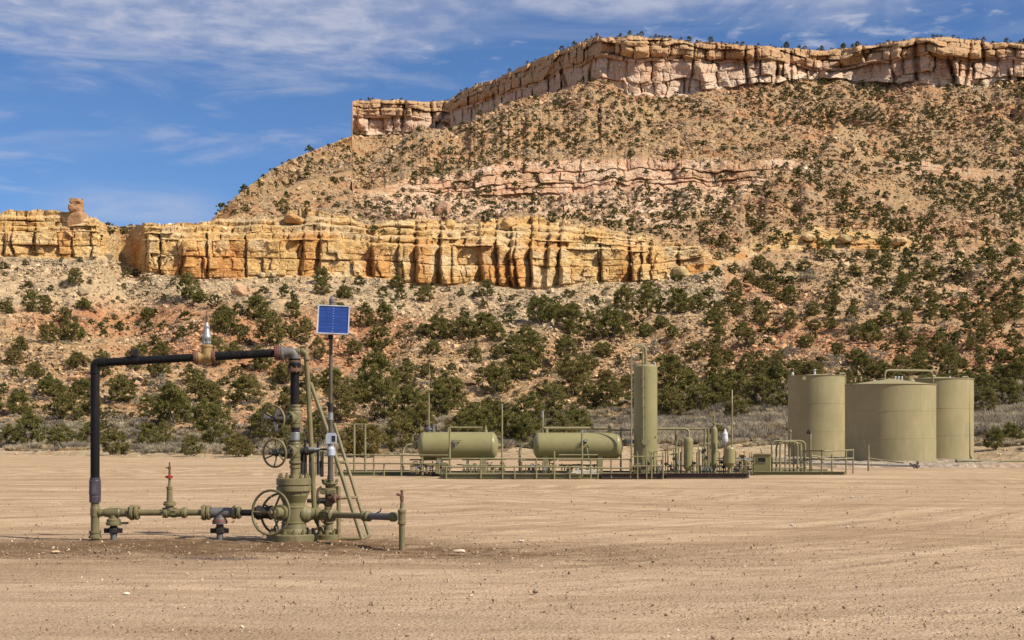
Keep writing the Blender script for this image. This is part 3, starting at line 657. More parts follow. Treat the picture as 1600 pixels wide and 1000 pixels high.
for k, (bx, by, bw, asp, bc, lab) in enumerate(BL):
    if lab is None: continue
    i, j = terrain_at(bx, by, [2, 3, 4, 5]); me = boulder_mesh(40+k, 1.0 if k == 0 else .62); m_ = 'boulder_stone_%d' % k
    mm, t, b = new_mat(m_); p = N(t, 'ShaderNodeNewGeometry').outputs['Position']
    nn = noise(t, p, .9, 6, .7); L(t, mixc(t, sstep(t, nn, .35, .65), tuple(v*.75 for v in bc), tuple(v*1.15 for v in bc)), b.inputs['Base Color']); b.inputs['Roughness'].default_value = .95
    bump(t, b, noise(t, p, 2.5, 6, .7), .35, .8)
    me.materials.append(mm); o = bpy.data.objects.new('boulder', me); C.objects.link(o)
    wr = bw/F*Yg[i, j]/2; o.location = (Xg[i, j], Yg[i, j]-.1*wr, Zg[i, j]+wr*asp*(.6 if k in (0, 1, 2) else .22)); o.scale = (wr*1.1, wr*1.0, wr*asp*1.05); o.rotation_euler = (rnd.uniform(-.3, .3), 0, rnd.uniform(0, 6))
    tag(o, lab, 'boulder', 'boulders on the hillside')
# balanced pinnacle on the left cliff
i, j = terrain_at(120, 333, [3, 4]); yp = Yg[i, j]-1.2; sc_ = yp/F
root = bpy.data.objects.new('rock_pinnacle', None); C.objects.link(root); root.location = ((120-PXC)/F*yp, yp, zof(336, yp))
tag(root, 'dark brown rock pinnacle of stacked blocks on top of the left cliff', 'rock pinnacle')
mm, t, b = new_mat('pinnacle_stone'); p = N(t, 'ShaderNodeNewGeometry').outputs['Position']
L(t, mixc(t, noise(t, p, .9, 6, .7), (.27, .13, .06), (.46, .27, .13)), b.inputs['Base Color']); b.inputs['Roughness'].default_value = .95; bump(t, b, noise(t, p, 2.2, 6, .7), .35, .8)
for nm, h0, h1, w_, dx in [('pinnacle_base', -30, 4, 30, 0), ('neck_block', 1, 16, 23, 0), ('cap_block', 14, 26, 22, -1)]:
    me = boulder_mesh(90+h1, .34); me.materials.append(mm); o = bpy.data.objects.new(nm, me); C.objects.link(o); o.parent = root
    v = np.array([x.co[:] for x in me.vertices]); s_ = np.abs(v).max(0); o.scale = (w_/2*sc_/s_[0], w_/2*sc_/s_[1], (h1-h0)/2*sc_*1.12/s_[2]); o.location = (dx*sc_, 0, (h0+h1)/2*sc_)

# ---------------------------------------------------------------- junipers
def tube_vf(pts, rad, n=6):
    pts = [Vector(p) for p in pts]; V_, F_ = [], []
    up = Vector((.31, .17, .93))
    for k, p in enumerate(pts):
        d = (pts[min(k+1, len(pts)-1)]-pts[max(k-1, 0)]).normalized(); a = d.cross(up)
        if a.length < .05: a = d.cross(Vector((1, 0, 0)))
        a.normalize(); b_ = d.cross(a); r_ = rad[k] if isinstance(rad, (list, tuple)) else rad
        for q in range(n):
            an = 2*math.pi*q/n; V_.append(p+a*math.cos(an)*r_+b_*math.sin(an)*r_)
    for k in range(len(pts)-1):
        for q in range(n): F_.append((k*n+q, k*n+(q+1) % n, (k+1)*n+(q+1) % n, (k+1)*n+q))
    return V_, F_
def juniper(seed, nclump=46, nleaf=56, leaf=.085, mat='juniper_leaf', hgt=1.0, lowcrown=.12, limbs=7):
    """unit tree: about 1 wide, hgt high; returns (trunk mesh, crown mesh)"""
    r = np.random.RandomState(seed); cl = []
    ph = r.uniform(0, 6.28, 4)
    while len(cl) < nclump:
        zf = r.uniform(lowcrown*.5, 1)**.9; a = r.uniform(0, 6.28)
        prof = .5*min(1, (zf+.10)/.38)**.6*math.sqrt(max(1-max(zf-.30, 0)**2/.53, 0))
        lobe = 1+.16*math.sin(3*a+ph[0])+.12*math.sin(5*a+ph[1]+4*zf)+.10*math.sin(9*zf+ph[2])
        rr0 = prof*lobe*r.uniform(.0, 1)**.42
        cl.append(np.array([rr0*math.cos(a), rr0*math.sin(a), (.06+.90*zf)*hgt*(1+.10*math.sin(2*a+ph[3])*zf)]))
    cl = np.array(cl); V_, F_, T_ = [], [], []
    n_tot = nclump*nleaf
    ci_ = np.repeat(np.arange(nclump), nleaf); rr = r.randn(n_tot, 3); rr /= np.linalg.norm(rr, axis=1)[:, None]
    crad = r.uniform(.055, .105, nclump)[ci_][:, None]*(r.uniform(0, 1, (n_tot, 1))**.45)
    cen = cl[ci_]+rr*crad*np.array([1, 1, .8])
    out_ = rr+np.array([0, 0, .5])+r.randn(n_tot, 3)*.6; out_ /= np.linalg.norm(out_, axis=1)[:, None]
    sd_ = np.cross(out_, r.randn(n_tot, 3)); sd_ /= np.linalg.norm(sd_, axis=1)[:, None]
    ln = leaf*r.uniform(.55, 1.1, (n_tot, 1)); wd2 = ln*r.uniform(.22, .42, (n_tot, 1))
    a = cen-sd_*wd2-out_*ln*.3; b_ = cen+sd_*wd2-out_*ln*.3; c_ = cen+out_*ln*.7
    V = np.stack([a, b_, c_], 1).reshape(-1, 3); Fc = np.arange(n_tot*3).reshape(-1, 3)
    tint = np.repeat(np.clip(r.uniform(0, 1, nclump)[ci_]*.6+r.uniform(0, .4, n_tot), 0, 1), 3)
    me = bpy.data.meshes.new('crown'); me.vertices.add(len(V)); me.vertices.foreach_set('co', V.astype(np.float32).ravel())
    me.loops.add(len(V)); me.loops.foreach_set('vertex_index', Fc.ravel().astype(np.int32)); me.polygons.add(n_tot); me.polygons.foreach_set('loop_start', np.arange(0, n_tot*3, 3, dtype=np.int32))
    me.update(calc_edges=True); at_ = me.attributes.new('tint', 'FLOAT', 'POINT'); at_.data.foreach_set('value', tint.astype(np.float32)); me.materials.append(MATS[mat])
    tv, tf = [], []
    for k in range(limbs):
        c0 = cl[r.randint(nclump)]; b0 = np.array([r.uniform(-.03, .03), r.uniform(-.03, .03), -.04]); mid = (b0+c0)*.5+np.array([r.uniform(-.06, .06), r.uniform(-.06, .06), -.05*hgt])
        v_, f_ = tube_vf([b0, mid*.5+b0*.5, mid, c0], [.028, .022, .014, .005], 5); o_ = len(tv); tv += v_; tf += [tuple(q+o_ for q in f) for f in f_]
    tm = mesh_from('trunk', tv, tf, 'bark', True)
    return tm, me
JV = [juniper(100+s, 120+6*(s % 3), 62, .052, hgt=[.9, 1.0, .8, 1.1, .95, .85, 1.25, .9][s]) for s in range(8)]
JY = [juniper(150+s, 110, 55, .052, 'yellow_leaf', .75, .05) for s in range(2)]
JG = [juniper(170+s, 60, 26, .07, 'grey_twig', .8, .1, 12) for s in range(2)]
FARJ = [juniper(200+s, 44, 16, .15, 'far_juniper_leaf', hgt=[.8, .95, .75, .9][s % 4])[1] for s in range(6)]
SH = [juniper(230+s, 22, 24, .10, 'grey_twig' if s % 2 else 'sage_leaf', .6, .03)[1] for s in range(4)]

hand = """9,490,25 50,487,36 73,492,26 131,483,26 100,506,28 112,533,46 75,538,34 31,548,28 19,573,30 119,573,36 56,592,32 78,620,46 100,655,58 47,700,52 94,702,46 187,516,22 158,515,17 162,528,14 231,519,20 256,515,20 239,538,20 284,529,22 294,470,38 312,472,28 187,630,52 144,700,46 175,711,48 231,655,34 231,702,44 256,700,34 266,630,42 275,660,62 319,630,60 387,632,62 353,523,44 350,503,30 400,498,42 378,518,22 422,536,50 380,536,22 453,527,26 472,540,26 497,561,28 409,580,42 297,713,36 337,700,60 365,714,48 420,690,66 322,672,52 230,439,13 44,448,15 270,446,15 414,458,18 539,466,26 597,466,18 722,462,14 760,466,28 754,482,16 796,486,16 837,475,20 867,475,16 888,466,18 726,497,16 571,512,32 599,505,34 590,546,42 552,554,30 626,533,18 639,516,17 661,524,30 687,531,46 725,531,46 759,524,46 777,535,30 804,554,42 822,539,36 839,565,42 776,561,26 744,569,28 676,557,30 704,580,20 612,559,14 633,574,20 667,591,32 635,602,32 766,591,28 815,593,58 852,589,20 888,561,42 916,580,36 942,557,36 950,599,26 969,574,15 845,505,50 867,501,42 894,494,32 890,524,46 920,531,42 957,529,56 1008,529,30 1032,512,30 976,486,40 1017,494,46 1059,490,46 1089,486,32 1085,561,36 1044,610,70 1077,620,52 590,628,72 556,630,52 702,642,62 777,617,48 897,617,62 924,640,44 954,640,52 856,655,62 822,680,62 744,682,70 725,690,54 639,665,62 624,706,60 739,700,58 792,694,58 821,696,50 689,650,52 460,640,50 440,600,40 520,610,46 536,660,56 600,660,60 500,700,50 460,712,40 15,700,36 130,620,40 160,590,36 210,580,34 250,590,38 340,570,40 300,600,36 365,560,30 660,690,56 770,660,60 870,690,50 900,680,48 1010,640,60 1045,650,55 1090,650,60 1120,640,56 1150,620,60 1185,640,62 1215,620,56 1200,600,50 1150,660,50 1540,650,46 1570,640,52 1590,600,44 1552,700,34 1582,690,34""".split()
trees = []          # (i, j, width m, variant set, k)
for s in hand:
    a, b_, c_ = map(float, s.split(','))
    i, j = terrain_at(a, b_, [1, 2]); trees.append([i, j, c_/F*Yg[i, j], 'J'])
for a, b_, c_ in [(564, 713, 78), (890, 700, 40), (1120, 690, 36)]:
    i, j = terrain_at(a, b_, [1, 2]); trees.append([i, j, c_/F*Yg[i, j], 'Y'])
for a, b_, c_ in [(250, 612, 34), (215, 690, 40), (290, 655, 40), (395, 690, 36), (1235, 560, 34), (1300, 575, 30), (1330, 520, 34), (990, 575, 26)]:
    i, j = terrain_at(a, b_, [1, 2]); trees.append([i, j, c_/F*Yg[i, j], 'G'])
# random ones by region density
dens = np.zeros_like(Yg); q = SPY; X0 = PXg
dens += np.where((SEC2 == 2) & (X0 > 1100), 2.3*ss(q, 380, 450), 0)
dens += np.where((SEC2 == 2) & (X0 > 1100), 1.6*ss(q, 520, 580)*(1-ss(q, 640, 662)), 0)
dens += np.where((SEC2 == 2) & (X0 <= 1100), .12+.5*ss(q, 540, 640), 0)
dens += np.where((SEC2 == 5) & (X0 > 330), .75+1.1*ss(X0, 800, 1000)+.9*ss(X0, 1150, 1350)*ss(q, 285, 330), 0)
dens += np.where(SEC2 == 7, 1.25+.8*ss(X0, 1100, 1300), 0)
dens += np.where((SEC2 == 6), .35+1.0*(1-pw)[None, :], 0)+np.where((SEC2 == 4) & (X0 > 330), .5, 0)+np.where((SEC2 == 3), .012+1.2*(1-np.minimum(yw*1.2, 1))[None, :], 0)
s2, q2 = linedist(X0, q, (1060, 150), (590, 300)); dens += np.where((SEC2 == 7), 5*np.exp(-(q2/7)**2)*(s2 > 0)*(s2 < 1), 0)
dens *= .18+1.4*ss(fbm(Xg/16, Yg/28, 0*Xg, 4, 600), -.35, .5)
dens[SEC2 == 2] *= np.where(q[SEC2 == 2] > 662, 0, 1)
ti, tj = pick(dens, 6200, np.random.RandomState(77))
occ = [(px[t_[1]], SPY[t_[0], t_[1]], t_[2]/Yg[t_[0], t_[1]]*F) for t_ in trees]
cell = {}
def put(a, b_, w_): cell.setdefault((int(a//40), int(b_//40)), []).append((a, b_, w_))
for o_ in occ: put(*o_)
rr = np.random.RandomState(78); cnt = 0
for i, j in zip(ti, tj):
    Yv = Yg[i, j]; real = (1.15+1.75*rr.beta(1.6, 2.2)) if Yv > 240 else (1.3+2.1*rr.beta(1.7, 2.0))
    real *= .86 if SEC[i] != 3 else .6
    wpx = real/Yv*F; a, b_ = px[j], SPY[i, j]; bad = False
    for cx in (-1, 0, 1):
        for cy in (-1, 0, 1):
            for (c_, d_, e_) in cell.get((int(a//40)+cx, int(b_//40)+cy), ()):
                if abs(a-c_) < (.42 if a < 1050 else .33)*(wpx+e_) and abs(b_-d_) < (.30 if a < 1050 else .22)*(wpx+e_): bad = True; break
            if bad: break
        if bad: break
    if bad: continue
    put(a, b_, wpx); trees.append([i, j, real, 'G' if (rr.rand() < .06 and SEC[i] == 2) else 'J']); cnt += 1
# the line of trees along the rim and the spur skyline
for j in range(0, nc, 1):
    if -20 < px[j] < 1620 and rr.rand() < (.16 if px[j] > 555 else .05):
        if 551 < px[j] < 560: continue
        if px[j] < 330:
            if not 140 < px[j] < 330: continue
            i = int(np.where(SEC == 4)[0][rr.randint(4, 18)])
        elif px[j] < 551: i = int(np.where(SEC == 8)[0][0])
        else: i = int(np.where(SEC == 9)[0][0])
        trees.append([i, j, (.6+1.6*rr.rand()**2.6)*(1.0 if px[j] > 551 else .9)*(.6 if px[j] < 330 else 1), 'J'])
trees.sort(key=lambda t_: -t_[2]/Yg[t_[0], t_[1]])
def area_of(a, b_, sec):
    if sec >= 8: return 'on the mesa rim'
    if sec in (3, 4): return 'on the yellow cliff'
    side = ('at far left' if a < 150 else 'behind the overhead pipe' if a < 400 else 'behind the solar panel' if a < 590 else 'behind the left separator' if a < 800 else 'behind the right separator' if a < 985 else 'behind the column' if a < 1100 else 'behind the cabinet' if a < 1232 else 'behind the tanks' if a < 1400 else 'above the right tank' if a < 1530 else 'at far right')
    if b_ > 640: return 'on the flat '+side
    if b_ > 590: return 'on the slope foot '+side
    if b_ > 540: return 'on the lower slope '+side
    if b_ > 490: return 'on the mid slope '+side
    if b_ > 395: return 'on the upper talus '+side
    return 'on the high slope '+side
N_IND = 300
ORD = 'first second third fourth fifth sixth seventh eighth ninth tenth eleventh twelfth thirteenth fourteenth fifteenth sixteenth seventeenth eighteenth nineteenth twentieth'.split()
grp = {}
for t_ in trees[:N_IND]:
    i, j, wm, kd = t_; a, b_ = px[j], SPY[i, j]
    grp.setdefault((kd, area_of(a, b_, SEC[i])), []).append((a, b_, wm/Yg[i, j]*F, id(t_)))
LAB = {}
for (kd, ar), it in grp.items():
    look = {'J': 'green juniper', 'Y': 'yellowish bush', 'G': 'half-bare bush'}[kd]; it.sort()
    med = sorted(v[2] for v in it)[len(it)//2]
    for n_, v in enumerate(it):
        size = '' if len(it) < 2 else ('large ' if v[2] > 1.15*med else 'small ' if v[2] < .87*med else 'mid-sized ')
        pos = 'lone ' if len(it) == 1 else ''
        tail = '' if len(it) == 1 else (' '+('leftmost' if n_ == 0 else 'rightmost' if n_ == len(it)-1 else ORD[min(n_, 19)]+' from left'))
        LAB[v[3]] = (pos+size+look+tail+' '+ar)
def word_trim(s):
    return s.replace(',', '') if len(s.split()) > 16 else s
rt = np.random.RandomState(5)
for n_, t_ in enumerate(trees[:N_IND]):
    i, j, wm, kd = t_
    tm, cm = (JV[rt.randint(8)] if kd == 'J' else JY[rt.randint(2)] if kd == 'Y' else JG[rt.randint(2)])
    nm = 'juniper_tree' if kd == 'J' else 'bush'
    o = bpy.data.objects.new(nm, None); C.objects.link(o); o.empty_display_size = .3
    o.location = (Xg[i, j], Yg[i, j], Zg[i, j]-.03*wm); o.rotation_euler = (0, 0, rt.uniform(0, 6.28)); s_ = wm*.98; o.scale = (s_, s_, s_*rt.uniform(.78, 1.08))
    ar = area_of(px[j], SPY[i, j], SEC[i])
    tag(o, word_trim(LAB[id(t_)]), 'tree' if kd == 'J' else 'bush', ('junipers ' if kd == 'J' else 'bushes ')+ar)
    for nm2, me in (('trunk', tm), ('crown', cm)):
        c_ = bpy.data.objects.new(nm2, me); C.objects.link(c_); c_.parent = o
rest = trees[N_IND:]
P = np.array([[Xg[i, j], Yg[i, j], Zg[i, j]-.04*wm] for i, j, wm, k in rest]); n_ = len(rest)
wv_ = np.array([t_[2] for t_ in rest])*1.05
far = gn_scatter('distant_juniper_scrub', P, np.stack([np.zeros(n_), np.zeros(n_), rt.uniform(0, 6.28, n_)], 1), np.stack([wv_, wv_, wv_*rt.uniform(.7, 1.05, n_)], 1), rt.randint(0, 6, n_), FARJ)
tag(far, 'small distant junipers dotted over the mesa slopes', kind='stuff')
print('TREES', len(trees), 'random', cnt)

# low grey shrubs all over the slopes
NS = 5200
wsh = np.where(SEC2 == 2, .9+.9*ss(SPY, 560, 660), 0)+np.where(np.isin(SEC2, [5, 7]), .8, 0)+np.where(SEC2 == 4, .3, 0)
si, sj = pick(wsh, NS, np.random.RandomState(31)); rr = np.random.RandomState(32)
P = np.stack([Xg[si, sj], Yg[si, sj], Zg[si, sj]-.02], 1); s_ = rr.uniform(.45, 1.15, NS)
shr = gn_scatter('low_scrub', P, np.stack([0*s_, 0*s_, rr.uniform(0, 6.28, NS)], 1), np.stack([s_, s_, s_*.8], 1), rr.randint(0, 5, NS), SH+[FARJ[0]])
tag(shr, 'low grey and olive scrub between the rocks', kind='stuff')

# sagebrush and dry grass on the flat at the foot of the slope
def tuft(seed, n, h, w, lean, mat, wid=.012):
    r = np.random.RandomState(seed); V_, F_, T_ = [], [], []
    for k in range(n):
        a = r.uniform(0, 6.28); rr_ = w*r.uniform(0, .45)*r.rand()**.3; b0 = np.array([math.cos(a)*rr_, math.sin(a)*rr_, 0.]); a2 = a+r.uniform(-.9, .9); l_ = r.uniform(.15, lean)
        hh = h*r.uniform(.55, 1); tip = b0+np.array([math.cos(a2)*l_, math.sin(a2)*l_, hh*math.cos(l_)]); sdv = np.array([-math.sin(a2+r.uniform(-1, 1)), math.cos(a2), 0])*wid*r.uniform(.6, 1.5)
        mid = (b0+tip)/2+np.array([0, 0, .1*hh]); o_ = len(V_); V_ += [b0-sdv, b0+sdv, mid+sdv*1.2, tip, mid-sdv*1.2]; F_.append((o_, o_+1, o_+2, o_+3, o_+4)); T_ += [r.rand()]*5
    return mesh_from('tuft', V_, F_, mat, tint=T_)
TU = [tuft(1, 110, .55, .8, .45, 'sage_leaf', .022), tuft(2, 120, .65, .9, .55, 'grey_twig', .02), tuft(3, 120, .38, .7, .35, 'dry_grass', .016), tuft(4, 90, .30, .6, .3, 'dry_grass', .014), tuft(5, 120, .5, 1.0, .5, 'sage_leaf', .022)]
NG = 7000
wgr = np.where(SEC2 == 1, 1.0, 0)*ss(TT[:, None]*np.ones_like(Yg), .08, .35)+np.where((SEC2 == 2), 1-ss(TT[:, None]*np.ones_like(Yg), .03, .16), 0)
wgr = wgr*(.3+ss(fbm(Xg/6, Yg/6, 0*Xg, 3, 610), -.5, .4)); wgr = wgr*(np.where(X0 > 980, 1.2, .8))
gi_, gj_ = pick(wgr, NG, np.random.RandomState(33)); rr = np.random.RandomState(34)
P = np.stack([Xg[gi_, gj_]+rr.uniform(-.3, .3, NG), Yg[gi_, gj_]+rr.uniform(-.8, .8, NG), Zg[gi_, gj_]-.03], 1); s_ = rr.uniform(.55, 1.5, NG)*np.where(px[gj_] > 980, 1.1, .9)
big_ = rr.rand(NG) < .35; s_ = np.where((TT[gi_] < .3) & (SEC[gi_] == 1), s_*.6, s_)
sg = gn_scatter('sagebrush', P, np.stack([0*s_, 0*s_, rr.uniform(0, 6.28, NG)], 1), np.stack([s_, s_, s_], 1), np.where(big_, rr.choice([0, 1, 4], NG), rr.randint(0, 5, NG)), TU)
tag(sg, 'pale grey sagebrush and dry grass along the edge of the pad', kind='stuff')

# gravel and clods on the pad
NP = 42000; rr = np.random.RandomState(44)
gy = 10.5*(4.2**(rr.rand(NP)**1.15)); gx_ = rr.uniform(-.40, .40, NP)*gy
zn = np.exp(-(((gx_+4.2)/6.2)**2+((gy-21.2)/2.2)**2)**1.3)+.35*np.exp(-(((gx_-2.2)/3.6)**2+((gy-19.4)/1.5)**2))
keep = rr.rand(NP) < (.42+.8*zn+.35*(gy < 15)); gx_, gy, zn = gx_[keep], gy[keep], zn[keep]; n_ = len(gx_)
sz = .0052*np.exp(rr.randn(n_)*.5)*(1+.5*zn)*(gy/13)**.3; sz = np.minimum(sz, .028)
gcol = np.clip(np.where(rr.rand(n_, 1) < .10, np.array([[.52, .42, .31]]), np.where(rr.rand(n_, 1) < .5, np.array([[.24, .155, .095]]), np.array([[.36, .25, .16]])))*np.exp(rr.randn(n_, 1)*.15), .05, .8)
grv = gn_scatter('gravel', np.stack([gx_, gy, sz*.25-.003], 1), rr.uniform(0, 6.28, (n_, 3)), sz[:, None]*rr.uniform(.6, 1.5, (n_, 3)), rr.randint(0, 8, n_), rocks, gcol)
tag(grv, 'scattered gravel and dirt clods on the pad', kind='stuff')
# a few separate stones one can point to
ST = [(717,863,17,.35,(.5,.4,.28),'flat pale stone right of the short end post'),(695,862,9,.5,(.22,.15,.09),'small dark stone beside the flat pale stone'),(836,926,9,.6,(.2,.14,.1),'small dark stone alone in the middle foreground'),
 (736,932,7,.6,(.5,.4,.3),'small pale stone in the foreground left of the dark stone'),(1324,824,5,.6,(.5,.45,.38),'white pebble in the middle of the right-hand pad'),(1331,777,5,.6,(.5,.44,.36),'white pebble near the dark tyre track by the tanks'),
 (1536,802,5,.6,(.5,.45,.38),'white pebble at the far right of the pad'),(1390,965,5,.6,(.55,.5,.43),'white pebble at the right of the foreground'),(197,928,11,.3,(.6,.5,.38),'thin pale chip in the left foreground'),
 (87,863,12,.3,(.55,.38,.22),'orange-tan chip left of the black upright pipe'),(814,846,9,.4,(.6,.5,.38),'pale stone on the rough gravel strip'),(1237,821,6,.5,(.55,.47,.38),'tan pebble left of the white pebble on the right pad')]
for k, (a, b_, w_, asp, c_, lab) in enumerate(ST):
    D_ = GD(b_); mm, t, bb = new_mat('stone_%d' % k); L(t, mixc(t, noise(t, N(t, 'ShaderNodeNewGeometry').outputs['Position'], 30, 4), tuple(v*.8 for v in c_), tuple(min(v*1.15, .9) for v in c_)), bb.inputs['Base Color']); bb.inputs['Roughness'].default_value = .9
    me = boulder_mesh(300+k); me.materials.append(mm); o = bpy.data.objects.new('stone', me); C.objects.link(o); r_ = w_/F*D_/2
    o.location = ((a-PXC)/F*D_, D_, r_*asp*.6); o.scale = (r_*1.25, r_, r_*asp*1.2); o.rotation_euler = (0, 0, rnd.uniform(-.4, .4)); tag(o, lab, 'stone', 'stones on the pad')
# ---------------------------------------------------------------- mesh builder for the equipment
class MB:
    def __init__(s): s.v = []; s.f = []; s.s = []
    def add(s, v, f, sm=True):
        o = len(s.v); s.v += [Vector(a) for a in v]; s.f += [tuple(i+o for i in q) for q in f]; s.s += [sm]*len(f); return s
    def frame(s, d):
        d = Vector(d).normalized(); a = d.cross(Vector((0, 0, 1)))
        if a.length < .02: a = Vector((1, 0, 0))
        a.normalize(); return d, a, a.cross(d)
    def lathe(s, p, axis, prof, n=20, sm=True):
        """prof: (distance along axis, radius) pairs; sharp steps get doubled rings"""
        d, a, b = s.frame(axis); p = Vector(p); v, f = [], []; fs = []
        segs = len(prof)-1
        for k in range(segs):
            (h0, r0), (h1, r1) = prof[k], prof[k+1]; o = len(v)
            for (h, r) in ((h0, r0), (h1, r1)):
                for q in range(n):
                    t = 2*math.pi*q/n; v.append(p+d*h+(a*math.cos(t)+b*math.sin(t))*r)
            for q in range(n): f.append((o+q, o+(q+1) % n, o+n+(q+1) % n, o+n+q))
        s.add(v, f, sm)
        for (h, r), fl in ((prof[0], 1), (prof[-1], 0)):
            if r > 1e-4:
                vv = [p+d*h+(a*math.cos(2*math.pi*q/n)+b*math.sin(2*math.pi*q/n))*r for q in range(n)]
                s.add(vv, [tuple(range(n))[::-1] if fl else tuple(range(n))], False)
        return s
    def cyl(s, p0, p1, r, n=16, r1=None):
        p0, p1 = Vector(p0), Vector(p1); return s.lathe(p0, p1-p0, [(0, r), ((p1-p0).length, r if r1 is None else r1)], n)
    def tube(s, pts, r, n=14, bend=0.0):
        pts = [Vector(p) for p in pts]
        if bend > 0 and len(pts) > 2:
            o = [pts[0]]
            for k in range(1, len(pts)-1):
                a, b, c = pts[k-1], pts[k], pts[k+1]; u, w = (a-b), (c-b); d_ = min(bend, u.length*.49, w.length*.49); p0 = b+u.normalized()*d_; p1 = b+w.normalized()*d_
                for q in range(7):
                    t = q/6; o.append(p0*(1-t)**2+b*2*t*(1-t)+p1*t*t)
            pts = o+[pts[-1]]
        v, f = [], []; prev = None
        for k, p in enumerate(pts):
            d = (pts[min(k+1, len(pts)-1)]-pts[max(k-1, 0)]).normalized()
            if prev is None:
                _, a, _b = s.frame(d)
            else:
                a = prev-d*prev.dot(d)
                if a.length < 1e-4: _, a, _b = s.frame(d)
                a.normalize()
            prev = a; b = a.cross(d)
            for q in range(n):
                t = 2*math.pi*q/n; v.append(p+(a*math.cos(t)+b*math.sin(t))*r)
        for k in range(len(pts)-1):
            for q in range(n): f.append((k*n+q, k*n+(q+1) % n, (k+1)*n+(q+1) % n, (k+1)*n+q))
        s.add(v, f); L_ = len(pts)-1
        s.add(v[:n], [tuple(range(n))[::-1]], False); s.add(v[L_*n:], [tuple(range(n))], False); return s
    def box(s, c, size, M=None, bev=.0):
        c = Vector(c); x, y, z = [q/2 for q in size]; v = []
        for sx in (-1, 1):
            for sy in (-1, 1):
                for sz_ in (-1, 1):
                    w = Vector((sx*x, sy*y, sz_*z)); v.append(c+(M@w if M else w))
        s.add(v, [(0, 1, 3, 2), (4, 6, 7, 5), (0, 4, 5, 1), (2, 3, 7, 6), (0, 2, 6, 4), (1, 5, 7, 3)], False); return s
    def torus(s, c, axis, Rr, r, n=40, m=8):
        d, a, b = s.frame(axis); c = Vector(c); v, f = [], []
        for i in range(n):
            t = 2*math.pi*i/n; rad = a*math.cos(t)+b*math.sin(t)
            for j in range(m):
                u = 2*math.pi*j/m; v.append(c+rad*(Rr+r*math.cos(u))+d*r*math.sin(u))
        for i in range(n):
            for j in range(m): f.append((i*m+j, ((i+1) % n)*m+j, ((i+1) % n)*m+(j+1) % m, i*m+(j+1) % m))
        s.add(v, f); return s
    def ball(s, c, r, n=16, sq=(1, 1, 1)):
        c = Vector(c); pr = [(-r*math.cos(math.pi*k/8), max(r*math.sin(math.pi*k/8), 1e-5)) for k in range(9)]
        m = MB(); m.lathe((0, 0, 0), (0, 0, 1), pr, n)
        s.add([Vector((v.x*sq[0], v.y*sq[1], v.z*sq[2]))+c for v in m.v], m.f); return s
    def bolts(s, c, axis, Rr, n, r, h):
        d, a, b = s.frame(axis); c = Vector(c)
        for i in range(n):
            t = 2*math.pi*(i+.5)/n; p = c+(a*math.cos(t)+b*math.sin(t))*Rr; s.lathe(p-d*h, d, [(0, r), (2*h, r)], 6, False)
        return s
    def flange(s, c, axis, Rr, th, nb=8, n=24):
        d = Vector(axis).normalized(); c = Vector(c)
        s.lathe(c-d*th/2, d, [(0, Rr*.93), (th*.14, Rr), (th*.86, Rr), (th, Rr*.93)], n)
        if nb: s.bolts(c, d, Rr*.78, nb, Rr*.10, th/2+Rr*.16)
        return s
    def build(s, name, mat, parent=None, label=None):
        off = parent_world(parent) if parent else Vector((0, 0, 0))
        me = bpy.data.meshes.new(name); me.from_pydata([tuple(v-off) for v in s.v], [], s.f); me.polygons.foreach_set('use_smooth', s.s)
        me.materials.append(MATS[mat]); me.update(); o = bpy.data.objects.new(name, me); C.objects.link(o)
        if parent: o.parent = parent
        if label: o['label'] = label
        return o
def parent_world(o):
    w = Vector(o.location)
    while o.parent: o = o.parent; w += Vector(o.location)
    return w
def thing(name, loc, label, cat, group=None):
    o = bpy.data.objects.new(name, None); C.objects.link(o); o.location = loc; o.empty_display_size = .2; return tag(o, label, cat, group)

# ================================================================ FOREGROUND WELLHEAD
D = 22.65
def P3(a, b, dy=0.0): return W(a, b, D)+Vector((0, dy, 0)) if dy == 0 else W(a, b, D+dy)
K = D/F      # metres per pixel at the wellhead
OL = 'olive_paint'
wc = P3(459, 848); wx, wy = wc.x, D
root = thing('wellhead', (wx, wy, 0), 'olive green wellhead with two stacked small handwheels and one large handwheel', 'wellhead')
def zz(b, d=D): return H+(HOR-b)/F*d
UP = (0, 0, 1)
m = MB(); m.lathe((wx-.02, wy, zz(848)), UP, [(0, .40), (.015, .415), (.135, .415), (.15, .40)], 40); m.build('base_flange', OL, root)
m = MB()
for k in range(14):
    t = 2*math.pi*k/14; m.lathe((wx-.02+.335*math.cos(t), wy+.335*math.sin(t), zz(834)), UP, [(0, .034), (.045, .034), (.047, .019), (.085, .019)], 6, False)
m.build('flange_bolts', OL, root)
m = MB(); m.lathe((wx, wy, zz(834)), UP, [(0, .245), (.05, .235), (.09, .205), (.17, .19), (.175, .20), (.19, .20), (.20, .185), (.42, .185), (.425, .193), (.44, .193), (.45, .18), (.50, .18), (.62, .235), (.69, .24)], 32); m.build('casing_spool', OL, root)
m = MB()
for b0, b1 in ((767.5, 759), (757.8, 747)):
    m.lathe((wx, wy, zz(b0)), UP, [(0, .265), (.008, .278), ((b0-b1)*K-.008, .278), ((b0-b1)*K, .265)], 40)
m.lathe((wx, wy, zz(759.5)), UP, [(0, .25), (.03, .25)], 32)
m.build('tubing_head_flange', OL, root)
m = MB()
for k in range(12):
    t = 2*math.pi*(k+.3)/12; x, y = wx+.225*math.cos(t), wy+.225*math.sin(t)
    m.lathe((x, y, zz(747)), UP, [(0, .03), (.04, .03), (.042, .017), (.075, .017)], 6, False); m.lathe((x, y, zz(772)), UP, [(0, .017), (.02, .03), (.05, .03)], 6, False)
m.build('flange_bolts', OL, root)
